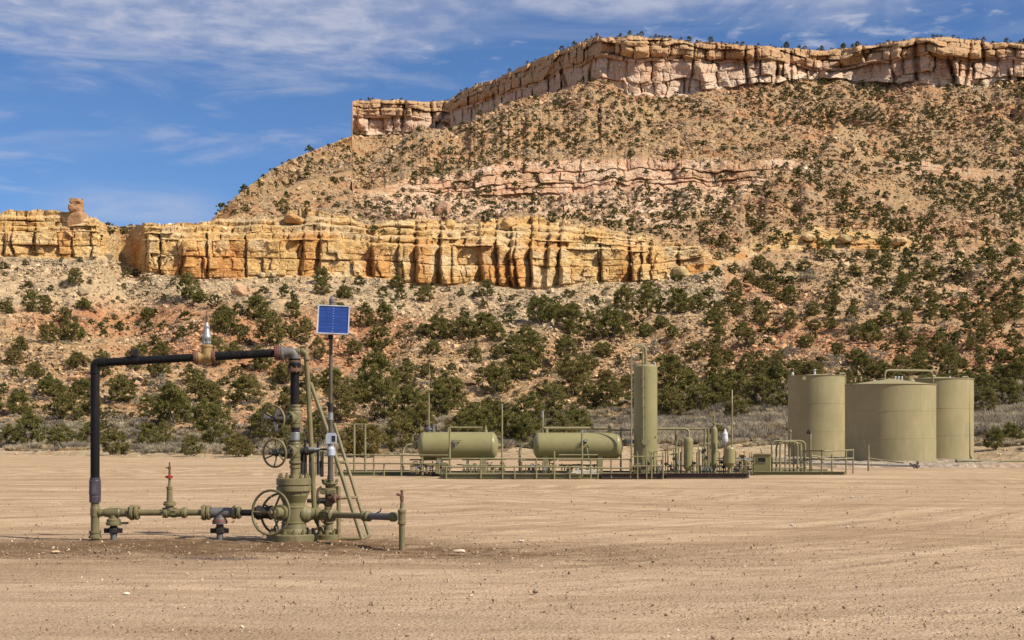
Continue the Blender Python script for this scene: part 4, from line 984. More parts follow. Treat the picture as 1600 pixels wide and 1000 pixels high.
m = MB(); m.lathe((wx+.02, wy, zz(747)), UP, [(0, .10), (.05, .095), (.055, .075), (.16, .075), (.165, .09), (.2, .09), (.205, .07), (.3, .07)], 24); m.flange((wx+.02, wy, zz(722)), UP, .10, .045, 6); m.build('tubing_adapter', OL, root)
vx_ = P3(461.5, 700).x
def gate_valve(cz0, cz1, wheel_c, wr, az, spokes=5, name='gate_valve', xx=vx_, rim=.017, hubmat='black_iron'):
    m = MB(); h = cz1-cz0
    m.lathe((xx, wy, cz0), UP, [(0, .075), (.02, .083), (h*.18, .083), (h*.25, .092), (h*.75, .092), (h*.82, .083), (h-.02, .083), (h, .075)], 24)
    mz = (cz0+cz1)/2; wcv = Vector(wheel_c); d = (wcv-Vector((xx, wy, mz))); Ln = d.length; dn = d.normalized()
    m.lathe((xx, wy, mz), dn, [(0, .085), (.11, .085), (.14, .11), (.20, .11), (.21, .07)], 22)
    v = m.build(name, OL, root)
    m = MB(); m.bolts(Vector((xx, wy, mz))+dn*.19, dn, .09, 8, .014, .035); m.lathe(Vector((xx, wy, mz)), dn, [(.205, .06), (.30, .055), (.31, .075), (.36, .075), (.37, .045), (Ln-.05, .03), (Ln-.02, .028)], 16); m.build('bonnet', hubmat, v)
    m = MB(); m.torus(wcv, dn, wr, rim, 48, 10); d_, a, b = m.frame(dn)
    for k in range(spokes):
        t = 2*math.pi*k/spokes+.6; rad = a*math.cos(t)+b*math.sin(t); m.tube([wcv-dn*.05+rad*.02, wcv-dn*.045+rad*wr*.5, wcv+rad*wr], rim*.75, 8)
    m.build('handwheel', OL, v)
    m = MB(); m.lathe(wcv-dn*.09, dn, [(0, .05), (.05, .058), (.08, .045), (.12, .04), (.125, .018), (.22, .018)], 14); m.build('wheel_hub', hubmat, v)
    return v
def wheel_at(a, b, L_): # wheel centre from its pixel, on the camera side of the stack
    return W(a, b, D-L_)
v = gate_valve(zz(668.5), zz(637), wheel_at(427, 655, .50), .215, 0)
m = MB(); c0 = wheel_at(427, 655, .50); dn = (c0-Vector((vx_, wy, zz(653)))).normalized(); d_, a, b = m.frame(dn)
for t in (2.3, .3, 4.3):
    rad = a*math.cos(t)+b*math.sin(t); sd_ = rad.cross(dn); m.add([c0+rad*.03-sd_*.01, c0+rad*.03+sd_*.01, c0+rad*.19+sd_*.035, c0+rad*.19-sd_*.035, c0+rad*.03-sd_*.01+dn*.01, c0+rad*.03+sd_*.01+dn*.01, c0+rad*.19+sd_*.035+dn*.01, c0+rad*.19-sd_*.035+dn*.01], [(0, 3, 2, 1), (4, 5, 6, 7), (0, 1, 5, 4), (1, 2, 6, 5), (2, 3, 7, 6), (3, 0, 4, 7)], False)
m.build('spoke_plate', 'galvanised', v)
gate_valve(zz(721), zz(690), wheel_at(429, 708, .50), .218, 0, 6)
m = MB(); m.cyl((vx_, wy, zz(691)), (vx_, wy, zz(667.5)), .068, 20); m.torus((vx_, wy, zz(689)), UP, .07, .012, 24); m.torus((vx_, wy, zz(669)), UP, .07, .012, 24); m.build('spacer_pipe', 'black_iron', root)
m = MB(); m.lathe((vx_, wy, zz(688)), UP, [(0, .071), (.03, .073), (.12, .072), (.13, .070)], 20); m.build('silver_tape_band', 'galvanised', root)
m = MB(); m.lathe((vx_, wy, zz(637)), UP, [(0, .075), (.02, .085), (.04, .085), (.05, .072)], 20); m.build('collar', OL, root)
m = MB(); m.cyl((vx_-.01, wy, zz(634)), (vx_-.01, wy, zz(580)), .072, 22); m.build('riser_pipe', 'dark_coated_steel', root)
m = MB(); m.lathe((vx_-.01, wy, zz(582)), UP, [(0, .08), (.015, .12), (.06, .12), (.075, .09)], 22); m.bolts((vx_-.01, wy, zz(577.5)), UP, .105, 8, .014, .05); m.build('orange_flange', 'rusty_steel', root)
m = MB(); m.lathe((vx_-.01, wy, zz(575)), UP, [(0, .09), (.02, .105), (.07, .10), (.09, .085), (.12, .085), (.125, .095), (.15, .095)], 22); m.build('coupling', 'dark_coated_steel', root)
# large lower wheel, its valve left of the spool, and a second wheel behind
c3 = W(423, 801, D-.45); o3 = Vector((wx-.10, wy-.05, zz(801)))
m = MB(); dn = (c3-o3).normalized(); m.lathe(o3, dn, [(0, .11), (.15, .11), (.16, .13), (.2, .13), (.21, .085), (.33, .08), (.34, .10), (.37, .10), (.38, .05), ((c3-o3).length, .03)], 20)
v = m.build('gate_valve', OL, root)
m = MB(); m.torus(c3, dn, .352, .021, 60, 10); d_, a, b = m.frame(dn)
for k in range(3):
    t = 2*math.pi*k/3+1.05+1.05; rad = a*math.cos(t)+b*math.sin(t); m.tube([c3-dn*.06, c3-dn*.03+rad*.17, c3+rad*.352], .017, 8)
m.build('handwheel', OL, v, 'large three-spoked handwheel'); m = MB(); m.lathe(c3-dn*.10, dn, [(0, .05), (.06, .05), (.09, .035), (.13, .03)], 14); m.build('wheel_hub', OL, v)
m = MB(); ob = Vector((wx-.12, wy+.05, zz(801))); cb = W(440, 803, D+.55); m.lathe(ob, cb-ob, [(0, .10), (.2, .10), (.21, .06), ((cb-ob).length, .03)], 16); v = m.build('gate_valve', OL, root)
m = MB(); dn2 = (cb-ob).normalized(); m.torus(cb, Vector((.45, -.9, 0)), .34, .021, 56, 10); d_, a, b = m.frame(Vector((.45, -.9, 0)))
for k in range(4):
    t = math.pi*k/2+.5; m.tube([cb, cb+(a*math.cos(t)+b*math.sin(t))*.34], .016, 8)
m.build('handwheel', OL, v, 'large handwheel half hidden behind the spool')
# side outlets
m = MB(); o = Vector((wx+.14, wy, zz(803))); m.lathe(o, (1, -.02, 0), [(0, .15), (.04, .15), (.10, .13), (.15, .095), (.22, .09), (.23, .105), (.28, .105), (.29, .075), (.34, .075)], 24); m.build('side_outlet', OL, root)
m = MB(); o = Vector((wx-.12, wy, zz(801))); m.lathe(o, (-1, 0, 0), [(0, .14), (.08, .13), (.12, .10), (.22, .10), (.225, .115), (.27, .115), (.275, .095), (.40, .095), (.41, .115), (.47, .115), (.475, .09), (.52, .085)], 24); m.bolts(o+Vector((-.25, 0, 0)), (1, 0, 0), .09, 8, .016, .05); m.bolts(o+Vector((-.44, 0, 0)), (1, 0, 0), .09, 8, .016, .05); m.build('side_valve_body', 'black_iron', root)
m = MB()
for k, (a, b_, r_, d2) in enumerate([(497, 690, .022, .2), (501, 720, .018, .25), (472, 705, .03, .1), (478, 700, .018, .15)]): m.tube([P3(a, b_, d2), P3(a, 742, d2)], r_, 8)
m.tube([P3(468, 705), P3(480, 703, .1), P3(500, 702, .2), P3(515, 702, .3)], .014, 8); m.lathe(P3(468, 705), (1, .1, 0), [(0, .05), (.07, .05), (.08, .07), (.14, .07), (.15, .03), (.3, .02)], 14)
m.tube([P3(477, 745, .1), P3(477, 690, .1)], .02, 8); m.tube([P3(484, 745, .1), P3(484, 688, .15), P3(492, 684, .2)], .016, 8, .05)
m.build('instrument_tubing', 'black_iron', root)

# overhead line ---------------------------------------------------
xl = P3(148.5, 800).x
A0 = Vector((xl, D, zz(567))); A1 = Vector((P3(455, 551).x, D, zz(550.5)))
oh = thing('overhead_flowline', (xl, D, 0), 'black overhead pipe bent down at the left into an upright leg, over the wellhead', 'pipeline')
dv = (A1-A0).normalized()
def on(px_): return A0+(A1-A0)*((P3(px_, 0).x-A0.x)/(A1.x-A0.x))
m = MB(); m.cyl(on(163), on(316), .066, 22); m.cyl(on(332), on(432), .068, 22); m.build('horizontal_pipe', 'dark_coated_steel', oh)
m = MB(); m.tube([Vector((xl, D, zz(584))), Vector((xl, D, zz(567))), on(165)], .074, 20, .15); m.torus(Vector((xl, D, zz(583))), UP, .074, .010, 24); m.torus(on(164), dv, .074, .010, 24); m.build('elbow', 'dark_coated_steel', oh)
m = MB(); m.cyl((xl, D, zz(584)), (xl, D, zz(748)), .072, 22); m.build('upright_pipe', 'dark_coated_steel', oh)
m = MB(); m.lathe((xl, D, zz(785)), UP, [(0, .09), (.10, .092), (.11, .085), (.13, .095), (.35, .092), (.36, .086), (.40, .084)], 22); m.build('wrapped_coupling', 'purple_tape', oh)
m = MB(); m.cyl((xl, D, zz(785)), (xl, D, zz(845)), .066, 22); m.lathe((xl, D, zz(800)-.09), UP, [(0, .067), (.03, .074), (.15, .074), (.18, .067)], 20); m.build('lower_leg', OL, oh)
m = MB(); m.lathe((xl, D, zz(839)-.02), UP, [(0, .10), (.04, .10), (.045, .085), (.08, .085), (.085, .095), (.12, .095)], 20); m.build('base_collar', OL, oh)
m = MB(); m.lathe(on(196), dv, [(0, .075), (.02, .078), (.05, .075)], 20); m.lathe(on(206), dv, [(0, .07), (.02, .073), (.10, .073), (.12, .07)], 20); m.build('pipe_clamp', 'dark_coated_steel', oh)
m = MB(); p = on(211)+Vector((0, 0, .115)); m.box(p, (.11, .12, .10)); m.lathe(p+Vector((-.02, -.06, .01)), (0, -1, 0), [(0, .04), (.03, .04)], 14); m.box(p+Vector((.0, 0, .06)), (.08, .08, .03)); m.build('junction_box', 'black_iron', oh)
m = MB(); c0 = on(323); m.lathe(on(309), dv, [(0, .09), (.03, .098), (.07, .085), (.10, .085), (.20, .10), (.26, .085), (.27, .09)], 22); m.lathe(c0+Vector((0, 0, .03)), UP, [(0, .088), (.12, .088), (.13, .10), (.16, .10), (.165, .09)], 22); m.build('relief_tee', 'ochre_paint', oh)
m = MB(); m.flange(on(306.5), dv, .105, .06, 8); m.flange(on(334), dv, .10, .06, 8); m.build('tee_flange', 'rusty_steel', oh)
m = MB(); z0_ = c0.z+.19; m.lathe((c0.x, D, z0_), UP, [(0, .03), (.03, .06), (.05, .06), (.055, .035), (.09, .035), (.1, .07), (.13, .075), (.26, .045), (.30, .05), (.33, .03), (.36, .02)], 18)
for k in range(6):
    t = k*math.pi/3; m.cyl((c0.x+.06*math.cos(t), D+.06*math.sin(t), z0_+.0), (c0.x+.06*math.cos(t), D+.06*math.sin(t), z0_+.12), .008, 6)
m.build('relief_valve', 'galvanised', oh)
m = MB(); m.lathe((c0.x, D, z0_+.36), UP, [(0, .018), (.08, .014), (.085, .026), (.11, .026), (.12, .010), (.19, .008)], 10); m.build('valve_stem', 'rusty_steel', oh)
m = MB(); m.flange(on(433.5), dv, .125, .07, 8); m.build('red_flange', 'red_oxide', oh)
m = MB(); m.lathe(on(438), dv, [(0, .12), (.05, .115), (.07, .085), (.12, .08)], 22); m.bolts(on(440), dv, .095, 8, .014, .05); m.tube([on(441), Vector((vx_-.01, D, on(461).z)), Vector((vx_-.01, D, zz(565)))], .08, 20, .16); m.torus(Vector((vx_-.01, D, zz(566))), UP, .082, .014, 24); m.build('end_elbow', 'grey_steel', oh)
m = MB(); m.torus(on(441), dv, .105, .018, 24); m.torus(Vector((vx_-.01, D, zz(564.5))), UP, .088, .012, 24); m.build('rust_ring', 'rusty_steel', oh)

# slender olive line ----------------------------------------------
sl = thing('slender_vent_pipe', P3(484, 840, .25), 'slender olive pipe arching down from the top elbow to the ground beside the wellhead', 'pipe')
sl.location.z = 0
m = MB(); m.tube([P3(463, 549, .02), P3(478, 549, .05), P3(480.5, 590, .1), P3(486, 690, .15), P3(491, 795, .15)], .041, 16, .11); m.build('pipe_run', OL, sl)
m = MB(); m.tube([P3(491, 793, .15), P3(491, 806, .15), P3(499, 822, .1), P3(502, 828, .05)], .038, 14, .06); m.build('bottom_bend', OL, sl)
m = MB(); m.lathe(P3(470.5, 549, .03), (1, 0, 0), [(0, .048), (.01, .055), (.045, .055), (.055, .048)], 18); m.lathe(P3(479.8, 563, .06), (0, 0, 1), [(0, .046), (.01, .053), (.045, .053), (.055, .046)], 18); m.lathe(P3(463.5, 549, .0), (1, 0, 0), [(0, .06), (.05, .06)], 18); m.build('pipe_union', OL, sl)
m = MB(); m.tube([P3(479, 703, .12), P3(492, 702, .12)], .045, 14); m.tube([P3(491, 702, .12), P3(500, 701, .14)], .018, 10); m.build('clamp', 'galvanised', sl)

# left ground line --------------------------------------------------
gl_ = thing('ground_manifold_line', (xl, D, 0), 'low olive pipeline with flanges and tees between the black upright pipe and the wellhead', 'pipeline')
zl = zz(801)
def G(a, dz=0): return Vector((P3(a, 0).x, D, zl+dz))
EX = (1, 0, 0)
m = MB(); m.cyl(G(155), G(168), .055, 20); m.cyl(G(212), G(256), .05, 20); m.cyl(G(274), G(318), .05, 20); m.build('pipe_section', OL, gl_)
m = MB(); m.cyl(G(368), G(400), .052, 20); m.build('pipe_section', 'dark_coated_steel', gl_, 'dark pipe section next to the wellhead')
m = MB(); m.lathe(G(154), EX, [(0, .066), (.04, .068), (.045, .058), (.10, .058)], 20); m.build('branch_nipple', OL, gl_)
m = MB(); m.lathe(G(163), EX, [(0, .062), (.03, .072), (.06, .072), (.07, .08), (.24, .08), (.26, .068), (.36, .068), (.37, .085), (.40, .085)], 22); m.lathe(G(177.5, -.02), (0, 0, -1), [(0, .07), (.07, .075), (.09, .11), (.13, .11), (.14, .12), (.18, .12), (.185, .10)], 22); m.box(G(190, -.17), (.2, .1, .035)); m.build('tee', OL, gl_)
for a, r_ in ((206.5, .125), (214, .118), (319, .125), (326, .118), (366, .105), (373, .10)):
    m = MB(); m.flange(G(a), EX, r_, .055, 8); m.build('flange', OL, gl_)
m = MB(); m.lathe(G(255), EX, [(0, .06), (.03, .088), (.07, .088), (.08, .07), (.3, .07), (.31, .088), (.36, .088), (.39, .06)], 22); m.bolts(G(257.5), EX, .075, 8, .012, .035); m.bolts(G(272), EX, .075, 8, .012, .035); m.lathe(G(265, .05), UP, [(0, .07), (.06, .065), (.065, .10), (.10, .10), (.105, .09), (.13, .09)], 22); v = m.build('branch_tee', OL, gl_)
m = MB(); m.lathe(G(265, .18), UP, [(0, .05), (.19, .045), (.2, .052), (.24, .052), (.245, .03), (.30, .022), (.36, .02), (.40, .02)], 16); m.build('needle_valve', OL, gl_)
m = MB(); m.lathe(G(265, .55), UP, [(0, .022), (.005, .048), (.045, .05), (.05, .025), (.06, .012)], 12); m.box(G(264, .575), (.12, .03, .03)); m.build('red_handle', 'bright_red', gl_)
m = MB(); m.lathe(G(265, .60), UP, [(0, .02), (.10, .018), (.11, .025), (.14, .025), (.15, .012), (.21, .012)], 10); m.box(G(262, .72), (.06, .02, .02)); m.build('stem', 'rusty_steel', gl_)
m = MB(); m.lathe(G(330), EX, [(0, .08), (.05, .085), (.28, .085), (.34, .075)], 22); m.lathe(G(343.5), (0, 0, -1), [(0, .085), (.08, .09), (.15, .12), (.18, .12)], 22); m.build('tee', 'grey_steel', gl_, 'bare grey steel tee with red staining')
m = MB()
m.lathe(G(343.5, -.10), (0, 0, -1), [(0, .103), (.035, .118), (.05, .122), (.052, .10)], 22); m.build('primer_ring', 'red_oxide', gl_)
for a, dz, lab in ((177.5, -.19, 'short black pipe stand with winged union under the left end of the ground line'), (343.5, -.18, 'short pipe stand with orange band and black winged union under the grey tee')):
    st = thing('pipe_stand', (G(a).x, D, 0), lab, 'pipe stand', 'pipe stands under the ground line')
    m = MB(); m.cyl(G(a, dz), (G(a).x, D, zl-.29), .056, 18); m.build('upper_post', 'black_iron', st)
    m = MB(); zc_ = zz(828)-.01; m.lathe((G(a).x, D, zc_-.05), UP, [(0, .06), (.02, .085), (.09, .085), (.11, .06)], 18)
    for s_ in (-1, 1): m.box((G(a).x+s_*.11, D-.02, zc_), (.07, .05, .075))
    m.box((G(a).x, D-.10, zc_), (.05, .07, .075)); m.build('winged_union', 'black_iron', st)
    m = MB(); m.cyl((G(a).x, D, zc_-.03), (G(a).x, D, -.06), .052, 18); m.build('lower_post', 'grey_steel', st)
    if a > 300: m = MB(); m.lathe((G(a).x, D, zl-.255), UP, [(0, .058), (.06, .060), (.065, .056)], 18); m.build('orange_band', 'rusty_steel', st)
# right ground line -------------------------------------------------
rl = thing('short_blowdown_line', (P3(628, 850).x, 21.2, 0), 'short olive pipe running right from the wellhead to an end post with a red-brown valve', 'pipeline')
Ra = Vector((wx+.42, D, zz(804))); Rb = W(628, 808, 21.2)
def Q(t, dz=0): return Ra+(Rb-Ra)*t+Vector((0, 0, dz))
rd = (Rb-Ra).normalized()
def tq(a):
    lo, hi = 0., 1.
    for _ in range(30):
        mi = (lo+hi)/2; q = Q(mi); s_ = PXC+q.x/q.y*F
        if s_ < a: lo = mi
        else: hi = mi
    return lo
m = MB(); m.cyl(Q(0), Q(tq(505)), .055, 18); m.cyl(Q(tq(520)), Q(tq(574)), .048, 18); m.build('pipe_section', OL, rl)
m = MB(); m.cyl(Q(tq(580)), Q(tq(615)), .055, 18); m.build('pipe_section', 'grey_steel', rl, 'worn grey pipe section')
m = MB(); c0 = Q(tq(513)); m.ball(c0, .10, 18); m.lathe(Q(tq(504)), rd, [(0, .065), (.02, .085), (.05, .085), (.1, .07)], 18); m.lathe(Q(tq(518)), rd, [(0, .09), (.03, .1), (.05, .1), (.07, .07)], 18); m.lathe(c0, UP, [(0, .06), (.12, .06)], 14); m.bolts(c0, rd, .10, 6, .015, .09); m.build('cross_fitting', OL, rl)
m = MB(); m.lathe(Q(tq(568)), rd, [(0, .06), (.015, .082), (.05, .082), (.055, .07), (.10, .07), (.105, .085), (.14, .085), (.16, .06)], 20); m.build('union', OL, rl)
m = MB(); m.tube([Q(tq(589), .055), Q(tq(594), .075), Q(tq(596), .13)], .012, 8); m.build('bleed_nipple', 'galvanised', rl)
m = MB(); m.lathe(Q(tq(611)), rd, [(0, .058), (.02, .075), (.08, .075), (.12, .06)], 18); m.build('end_coupling', OL, rl)
pb = Rb
m = MB(); m.cyl((pb.x, pb.y, -.05), (pb.x, pb.y, pb.z+.02), .046, 18); m.build('end_post', OL, rl)
m = MB(); m.lathe((pb.x, pb.y, pb.z-.115), UP, [(0, .05), (.01, .062), (.05, .062), (.055, .056), (.18, .056), (.185, .066), (.22, .066), (.23, .045), (.25, .032), (.33, .028)], 18); m.build('post_tee', OL, rl)
m = MB(); m.lathe((pb.x, pb.y, pb.z+.22), UP, [(0, .022), (.04, .028), (.10, .03), (.105, .02), (.15, .018), (.17, .025), (.19, .02)], 12); m.box((pb.x-.045, pb.y-.02, pb.z+.335), (.08, .035, .035), Matrix.Rotation(.35, 3, 'Y')); m.build('valve_head', 'rusty_steel', rl)

# casing valve stack behind right -----------------------------------
cs = thing('casing_valve_stack', (P3(513, 0).x, 23.05, 0), 'shorter rusty olive valve stack right behind the wellhead, under the panel mast', 'valve stack')
cx, cy = W(513, 0, 23.05).x, 23.05
def z2_(b): return zz(b, 23.05)
m = MB(); m.lathe((cx-.01, cy, z2_(845)+.0), UP, [(0, .18), (.015, .19), (.10, .19), (.11, .18)], 28)
for k in range(8): m.lathe((cx-.01+.15*math.cos(k*.785), cy+.15*math.sin(k*.785), z2_(834)), UP, [(0, .026), (.04, .026), (.042, .014), (.075, .014)], 6, False)
m.build('base_flange', OL, cs)
m = MB(); m.lathe((cx, cy, z2_(835)), UP, [(0, .09), (.05, .085), (.07, .075), (.18, .075), (.19, .10), (.24, .10), (.25, .08), (.36, .08), (.38, .06), (.46, .06), (.50, .085), (.58, .085), (.6, .055), (.72, .055)], 22); m.build('valve_body', OL, cs)
m = MB(); m.lathe((cx, cy, z2_(772)), UP, [(0, .12), (.05, .13), (.09, .13), (.1, .09)], 22); m.box((cx, cy-.02, z2_(768)), (.26, .2, .06)); m.build('bonnet_flange', OL, cs)
m = MB(); m.lathe((cx+.02, cy-.06, z2_(779)), (1, -.3, .1), [(0, .05), (.07, .06), (.10, .075), (.13, .075), (.14, .04), (.2, .03)], 14); m.lathe((cx+.06, cy-.05, z2_(783)), (.2, -1, 0), [(0, .05), (.05, .05)], 12); m.build('rusty_plug', 'rusty_steel', cs)
m = MB()
for k in range(7):
    t = k*2*math.pi/7+.4; m.tube([(cx+.03, cy, z2_(757)), (cx+.03+.11*math.cos(t), cy+.11*math.sin(t), z2_(756)), (cx+.03+.13*math.cos(t), cy+.13*math.sin(t), z2_(749))], .018, 8, .03)
m.lathe((cx+.03, cy, z2_(764)), UP, [(0, .06), (.04, .085), (.07, .085), (.11, .05), (.2, .05), (.24, .035)], 16); m.torus((cx+.03, cy, z2_(755)), UP, .12, .014, 24); m.build('star_handle', OL, cs)
m = MB(); m.tube([(cx+.16, cy+.1, .0), (cx+.16, cy+.1, z2_(762)), (cx+.02, cy+.1, z2_(762))], .032, 10, .04); m.build('brace', OL, cs)
m = MB(); m.lathe((cx-.1, cy-.05, z2_(782)), (-1, -.2, 0), [(-.08, .05), (.05, .05), (.06, .07), (.1, .07), (.11, .035), (.24, .03)], 14); m.bolts((cx-.17, cy-.06, z2_(782)), (-1, -.2, 0), .06, 6, .012, .03); m.build('side_valve', 'black_iron', cs)
m = MB(); m.tube([(cx-.1, cy-.1, z2_(760)), (cx-.16, cy-.1, z2_(765)), (cx-.17, cy-.1, z2_(800)), (cx-.08, cy-.08, z2_(815))], .02, 8, .05); m.tube([(cx-.03, cy-.1, z2_(820)), (cx-.2, cy-.12, z2_(826)), (cx-.3, cy-.1, z2_(832))], .022, 8); m.build('tubing', 'rusty_steel', cs)
# solar panel on its mast ------------------------------------------
sp = thing('solar_panel_mast', (W(516.5, 0, 23).x, 23.0, z2_(745)), 'blue solar panel on a thin brown pole above the casing valve stack', 'solar panel')
mx_ = W(516.5, 0, 23.0).x
def z3_(b): return zz(b, 23.0)
m = MB(); m.cyl((mx_, 23.0, z3_(750)), (mx_, 23.0, z3_(700)), .045, 14); m.cyl((mx_-.0, 23.0, z3_(700)), (mx_, 23.0, z3_(640)), .037, 14); m.cyl((mx_, 23.0, z3_(642)), (mx_+.01, 23.0, z3_(472)), .030, 14); m.build('pole', 'mast_brown', sp)
m = MB(); m.cyl((mx_, 23.0, z3_(656)), (mx_, 23.0, z3_(645)), .043, 14); m.build('pole_tape', 'galvanised', sp)
m = MB(); m.cyl((mx_, 23.0, z3_(642)), (mx_, 23.0, z3_(630)), .045, 14); m.cyl((mx_, 23., z3_(530)), (mx_, 23., z3_(518)), .042, 14); m.build('coupling', 'black_iron', sp)
pc = W(521, 500.5, 22.9); Mp = Matrix.Rotation(math.radians(6), 3, 'Z') @ Matrix.Rotation(math.radians(-22), 3, 'X') @ Matrix.Rotation(math.radians(2.0), 3, 'Y')
pw2, ph2 = .515, .515
def PL(u, v, w=0): return pc+Mp@Vector((u*pw2/2, -w, v*ph2/2))
m = MB(); m.box(pc, (pw2, .022, ph2), Mp); m.build('panel_backing', 'panel_blue', sp)
m = MB()
for s_ in (-1, 1): m.box(PL(s_*.97, 0, .012), (.022, .04, ph2), Mp); m.box(PL(0, s_*.975, .0125), (pw2-.03, .038, .018), Mp)
m.build('panel_frame', 'panel_frame', sp)
cell_me = None
for iu in range(4):
    for iv in range(7):
        u = -1+.09+(iu+.5)*(1.82/4); v_ = -1+.08+(iv+.5)*(1.84/7)
        if cell_me is None:
            mm_ = MB(); mm_.box((0, 0, 0), (pw2/2*1.82/4-.006, .004, ph2/2*1.84/7-.0035)); cell_me = bpy.data.meshes.new('solar_cell'); cell_me.from_pydata([tuple(q) for q in mm_.v], [], mm_.f); cell_me.materials.append(MATS['solar_cell'])
        o = bpy.data.objects.new('solar_cell', cell_me); C.objects.link(o); o.parent = sp; o.location = PL(u, v_, .0135)-Vector(sp.location); o.rotation_euler = Mp.to_euler()
m = MB()
for iv in range(10): m.box(PL(-.01, -.82+iv*.182, .0165), (.016, .003, .006), Mp)
m.build('cell_contacts', 'cell_line', sp)
m = MB(); m.lathe((mx_+.02, 23.0, z3_(478)), UP, [(0, .035), (.06, .035), (.065, .045), (.11, .045), (.13, .03), (.16, .01)], 12); m.box((mx_+.01, 22.97, z3_(500)), (.10, .08, .22)); m.build('mount_bracket', 'grey_steel', sp)
# meter box
mt = thing('flow_meter', W(517, 695, 22.88), 'pale grey flow meter box with small screen clamped to the pole below the solar panel', 'flow meter')
mt.location = W(517, 712, 22.88)
m = MB(); c0 = W(517.5, 686, 22.85); m.box(c0, (.165, .10, .15)); m.box(c0+Vector((0, 0, .085)), (.13, .09, .03)); m.build('housing', 'pale_grey_blue', mt)
m = MB(); m.box(c0+Vector((.045, -.053, .005)), (.06, .008, .10)); m.build('screen', 'dark_glass', mt)
m = MB(); m.box(c0+Vector((.045, -.051, .005)), (.08, .006, .13)); m.build('screen_bezel', 'white_plastic', mt)
m = MB(); m.lathe(W(517, 713, 22.85), UP, [(0, .055), (.02, .07), (.12, .065), (.15, .05), (.17, .05)], 18); m.build('lower_body', 'pale_grey_blue', mt)
# slanted ladder frame behind
ld = thing('ladder_stand', W(560, 842, 23.2), 'olive leaning ladder frame right of the wellhead', 'ladder'); ld.location.z = 0
def E(a, b_, d2): return W(a, b_, d2)
zq = lambda a, b_, gd: W(a, b_, gd)
m = MB(); m.tube([E(485, 598, 23.6), E(510, 668, 23.5), E(566, 843, 22.95)], .034, 12); m.build('side_rail', OL, ld)
m = MB(); m.tube([E(522, 662, 24.2), E(577, 838, 23.55)], .03, 12); m.build('side_rail', OL, ld)
for a0, b0, d0, a1, b1, d1 in ((566, 842, 22.95, 577.5, 837, 23.55), (545.3, 778, 23.14, 558, 777, 23.8), (528, 722, 23.3, 540, 722, 24.0)):
    m = MB(); m.tube([E(a0, b0, d0), E(a1, b1, d1)], .025, 10); m.build('rung', OL, ld)
m = MB(); m.tube([E(566, 842, 22.95), E(530, 842, 23.0)], .028, 10); m.tube([E(545.3, 778, 23.14), E(530, 779, 23.15)], .022, 10); m.build('floor_bar', OL, ld)
m = MB(); m.tube([E(529, 760, 23.1), E(529, 843, 23.0)], .034, 12); m.tube([E(503, 705, 23.5), E(503, 745, 23.5)], .03, 12); m.build('upright', OL, ld)

# ================================================================ SEPARATOR SKIDS
VP, SK, OD = 'vessel_paint', 'skid_steel', 'olive_paint_dusty'
def vessel(x0, x1, Dv, yt, yb, label, sadd, extra):
    r_ = (yb-yt)/2*Dv/F; zc_ = zz((yt+yb)/2, Dv); X0_, X1_ = (x0-PXC)/F*Dv, (x1-PXC)/F*Dv
    t_ = thing('separator_vessel', ((X0_+X1_)/2, Dv, 0), label, 'separator', 'horizontal separator vessels')
    hd = r_*.50; m = MB(); pr = [(hd*(1-math.cos(a)), r_*math.sin(a)) for a in [math.pi/2*k/10 for k in range(0, 11)]]
    pr[0] = (0, .001); Ln = X1_-X0_
    pr2 = pr+[(Ln-a, b) for a, b in pr[::-1]]
    m.lathe((X0_, Dv, zc_), EX, pr2, 40); m.build('shell', VP, t_)
    m = MB(); m.torus((X0_+hd, Dv, zc_), EX, r_, .008, 40, 6); m.torus((X1_-hd, Dv, zc_), EX, r_, .008, 40, 6); m.build('weld_seam', VP, t_)
    for a in sadd:
        xs = (a-PXC)/F*Dv; m = MB(); m.box((xs, Dv, (zc_-r_*.6)/2+.05), (.20, r_*1.3, zc_-r_*.6-.1)); m.box((xs, Dv, .12), (.28, r_*1.6, .04)); m.build('saddle', OD, t_)
    return t_, X0_, X1_, zc_, r_
EX = (1, 0, 0)
Dv1, Dv2 = 54.0, 53.4
v1, a0, a1, zc1, r1_ = vessel(652, 779, Dv1, 675, 717.5, 'left horizontal olive separator vessel with a mast on its left end', (687, 755), 0)
def V(a, b_, d2=Dv1): return W(a, b_, d2)
m = MB(); m.lathe(V(670, 677), UP, [(0, .10), (.12, .10), (.13, .14), (.2, .14), (.22, .07), (.30, .06)], 16); m.lathe(V(677, 675), UP, [(0, .07), (.18, .07), (.2, .09), (.25, .09)], 14); m.tube([V(677, 664), V(682, 663), V(684, 672)], .03, 8); m.build('top_nozzle', 'grey_steel', v1)
m = MB(); m.cyl(V(670, 664), V(670, 615), .035, 10); m.cyl(V(670, 616), V(671, 566), .014, 8); m.build('mast', OD, v1)
m = MB(); m.tube([V(700, 676), V(700, 668), V(754, 668)], .035, 10, .08); m.lathe(V(759, 677), UP, [(0, .07), (.10, .07), (.12, .05), (.22, .05), (.24, .025), (.32, .02)], 14); m.build('top_pipe', OD, v1)
m = MB(); m.lathe(V(655, 696, Dv1), (-1, 0, 0), [(0, .13), (.1, .13), (.11, .17), (.17, .17), (.18, .08), (.25, .08)], 18); m.tube([V(648, 694), V(636, 695), V(630, 703), V(630, 738, Dv1-.5)], .045, 12, .15); m.tube([V(645, 688), V(645, 680), V(650, 678)], .03, 8); m.build('end_nozzle_pipe', OD, v1)
m = MB(); yf = Dv1-r1_-.03; m.tube([W(706, 688, yf), W(721, 688, yf), W(712, 696, yf), W(706, 688, yf)], .022, 8); m.build('name_plate_bracket', SK, v1)
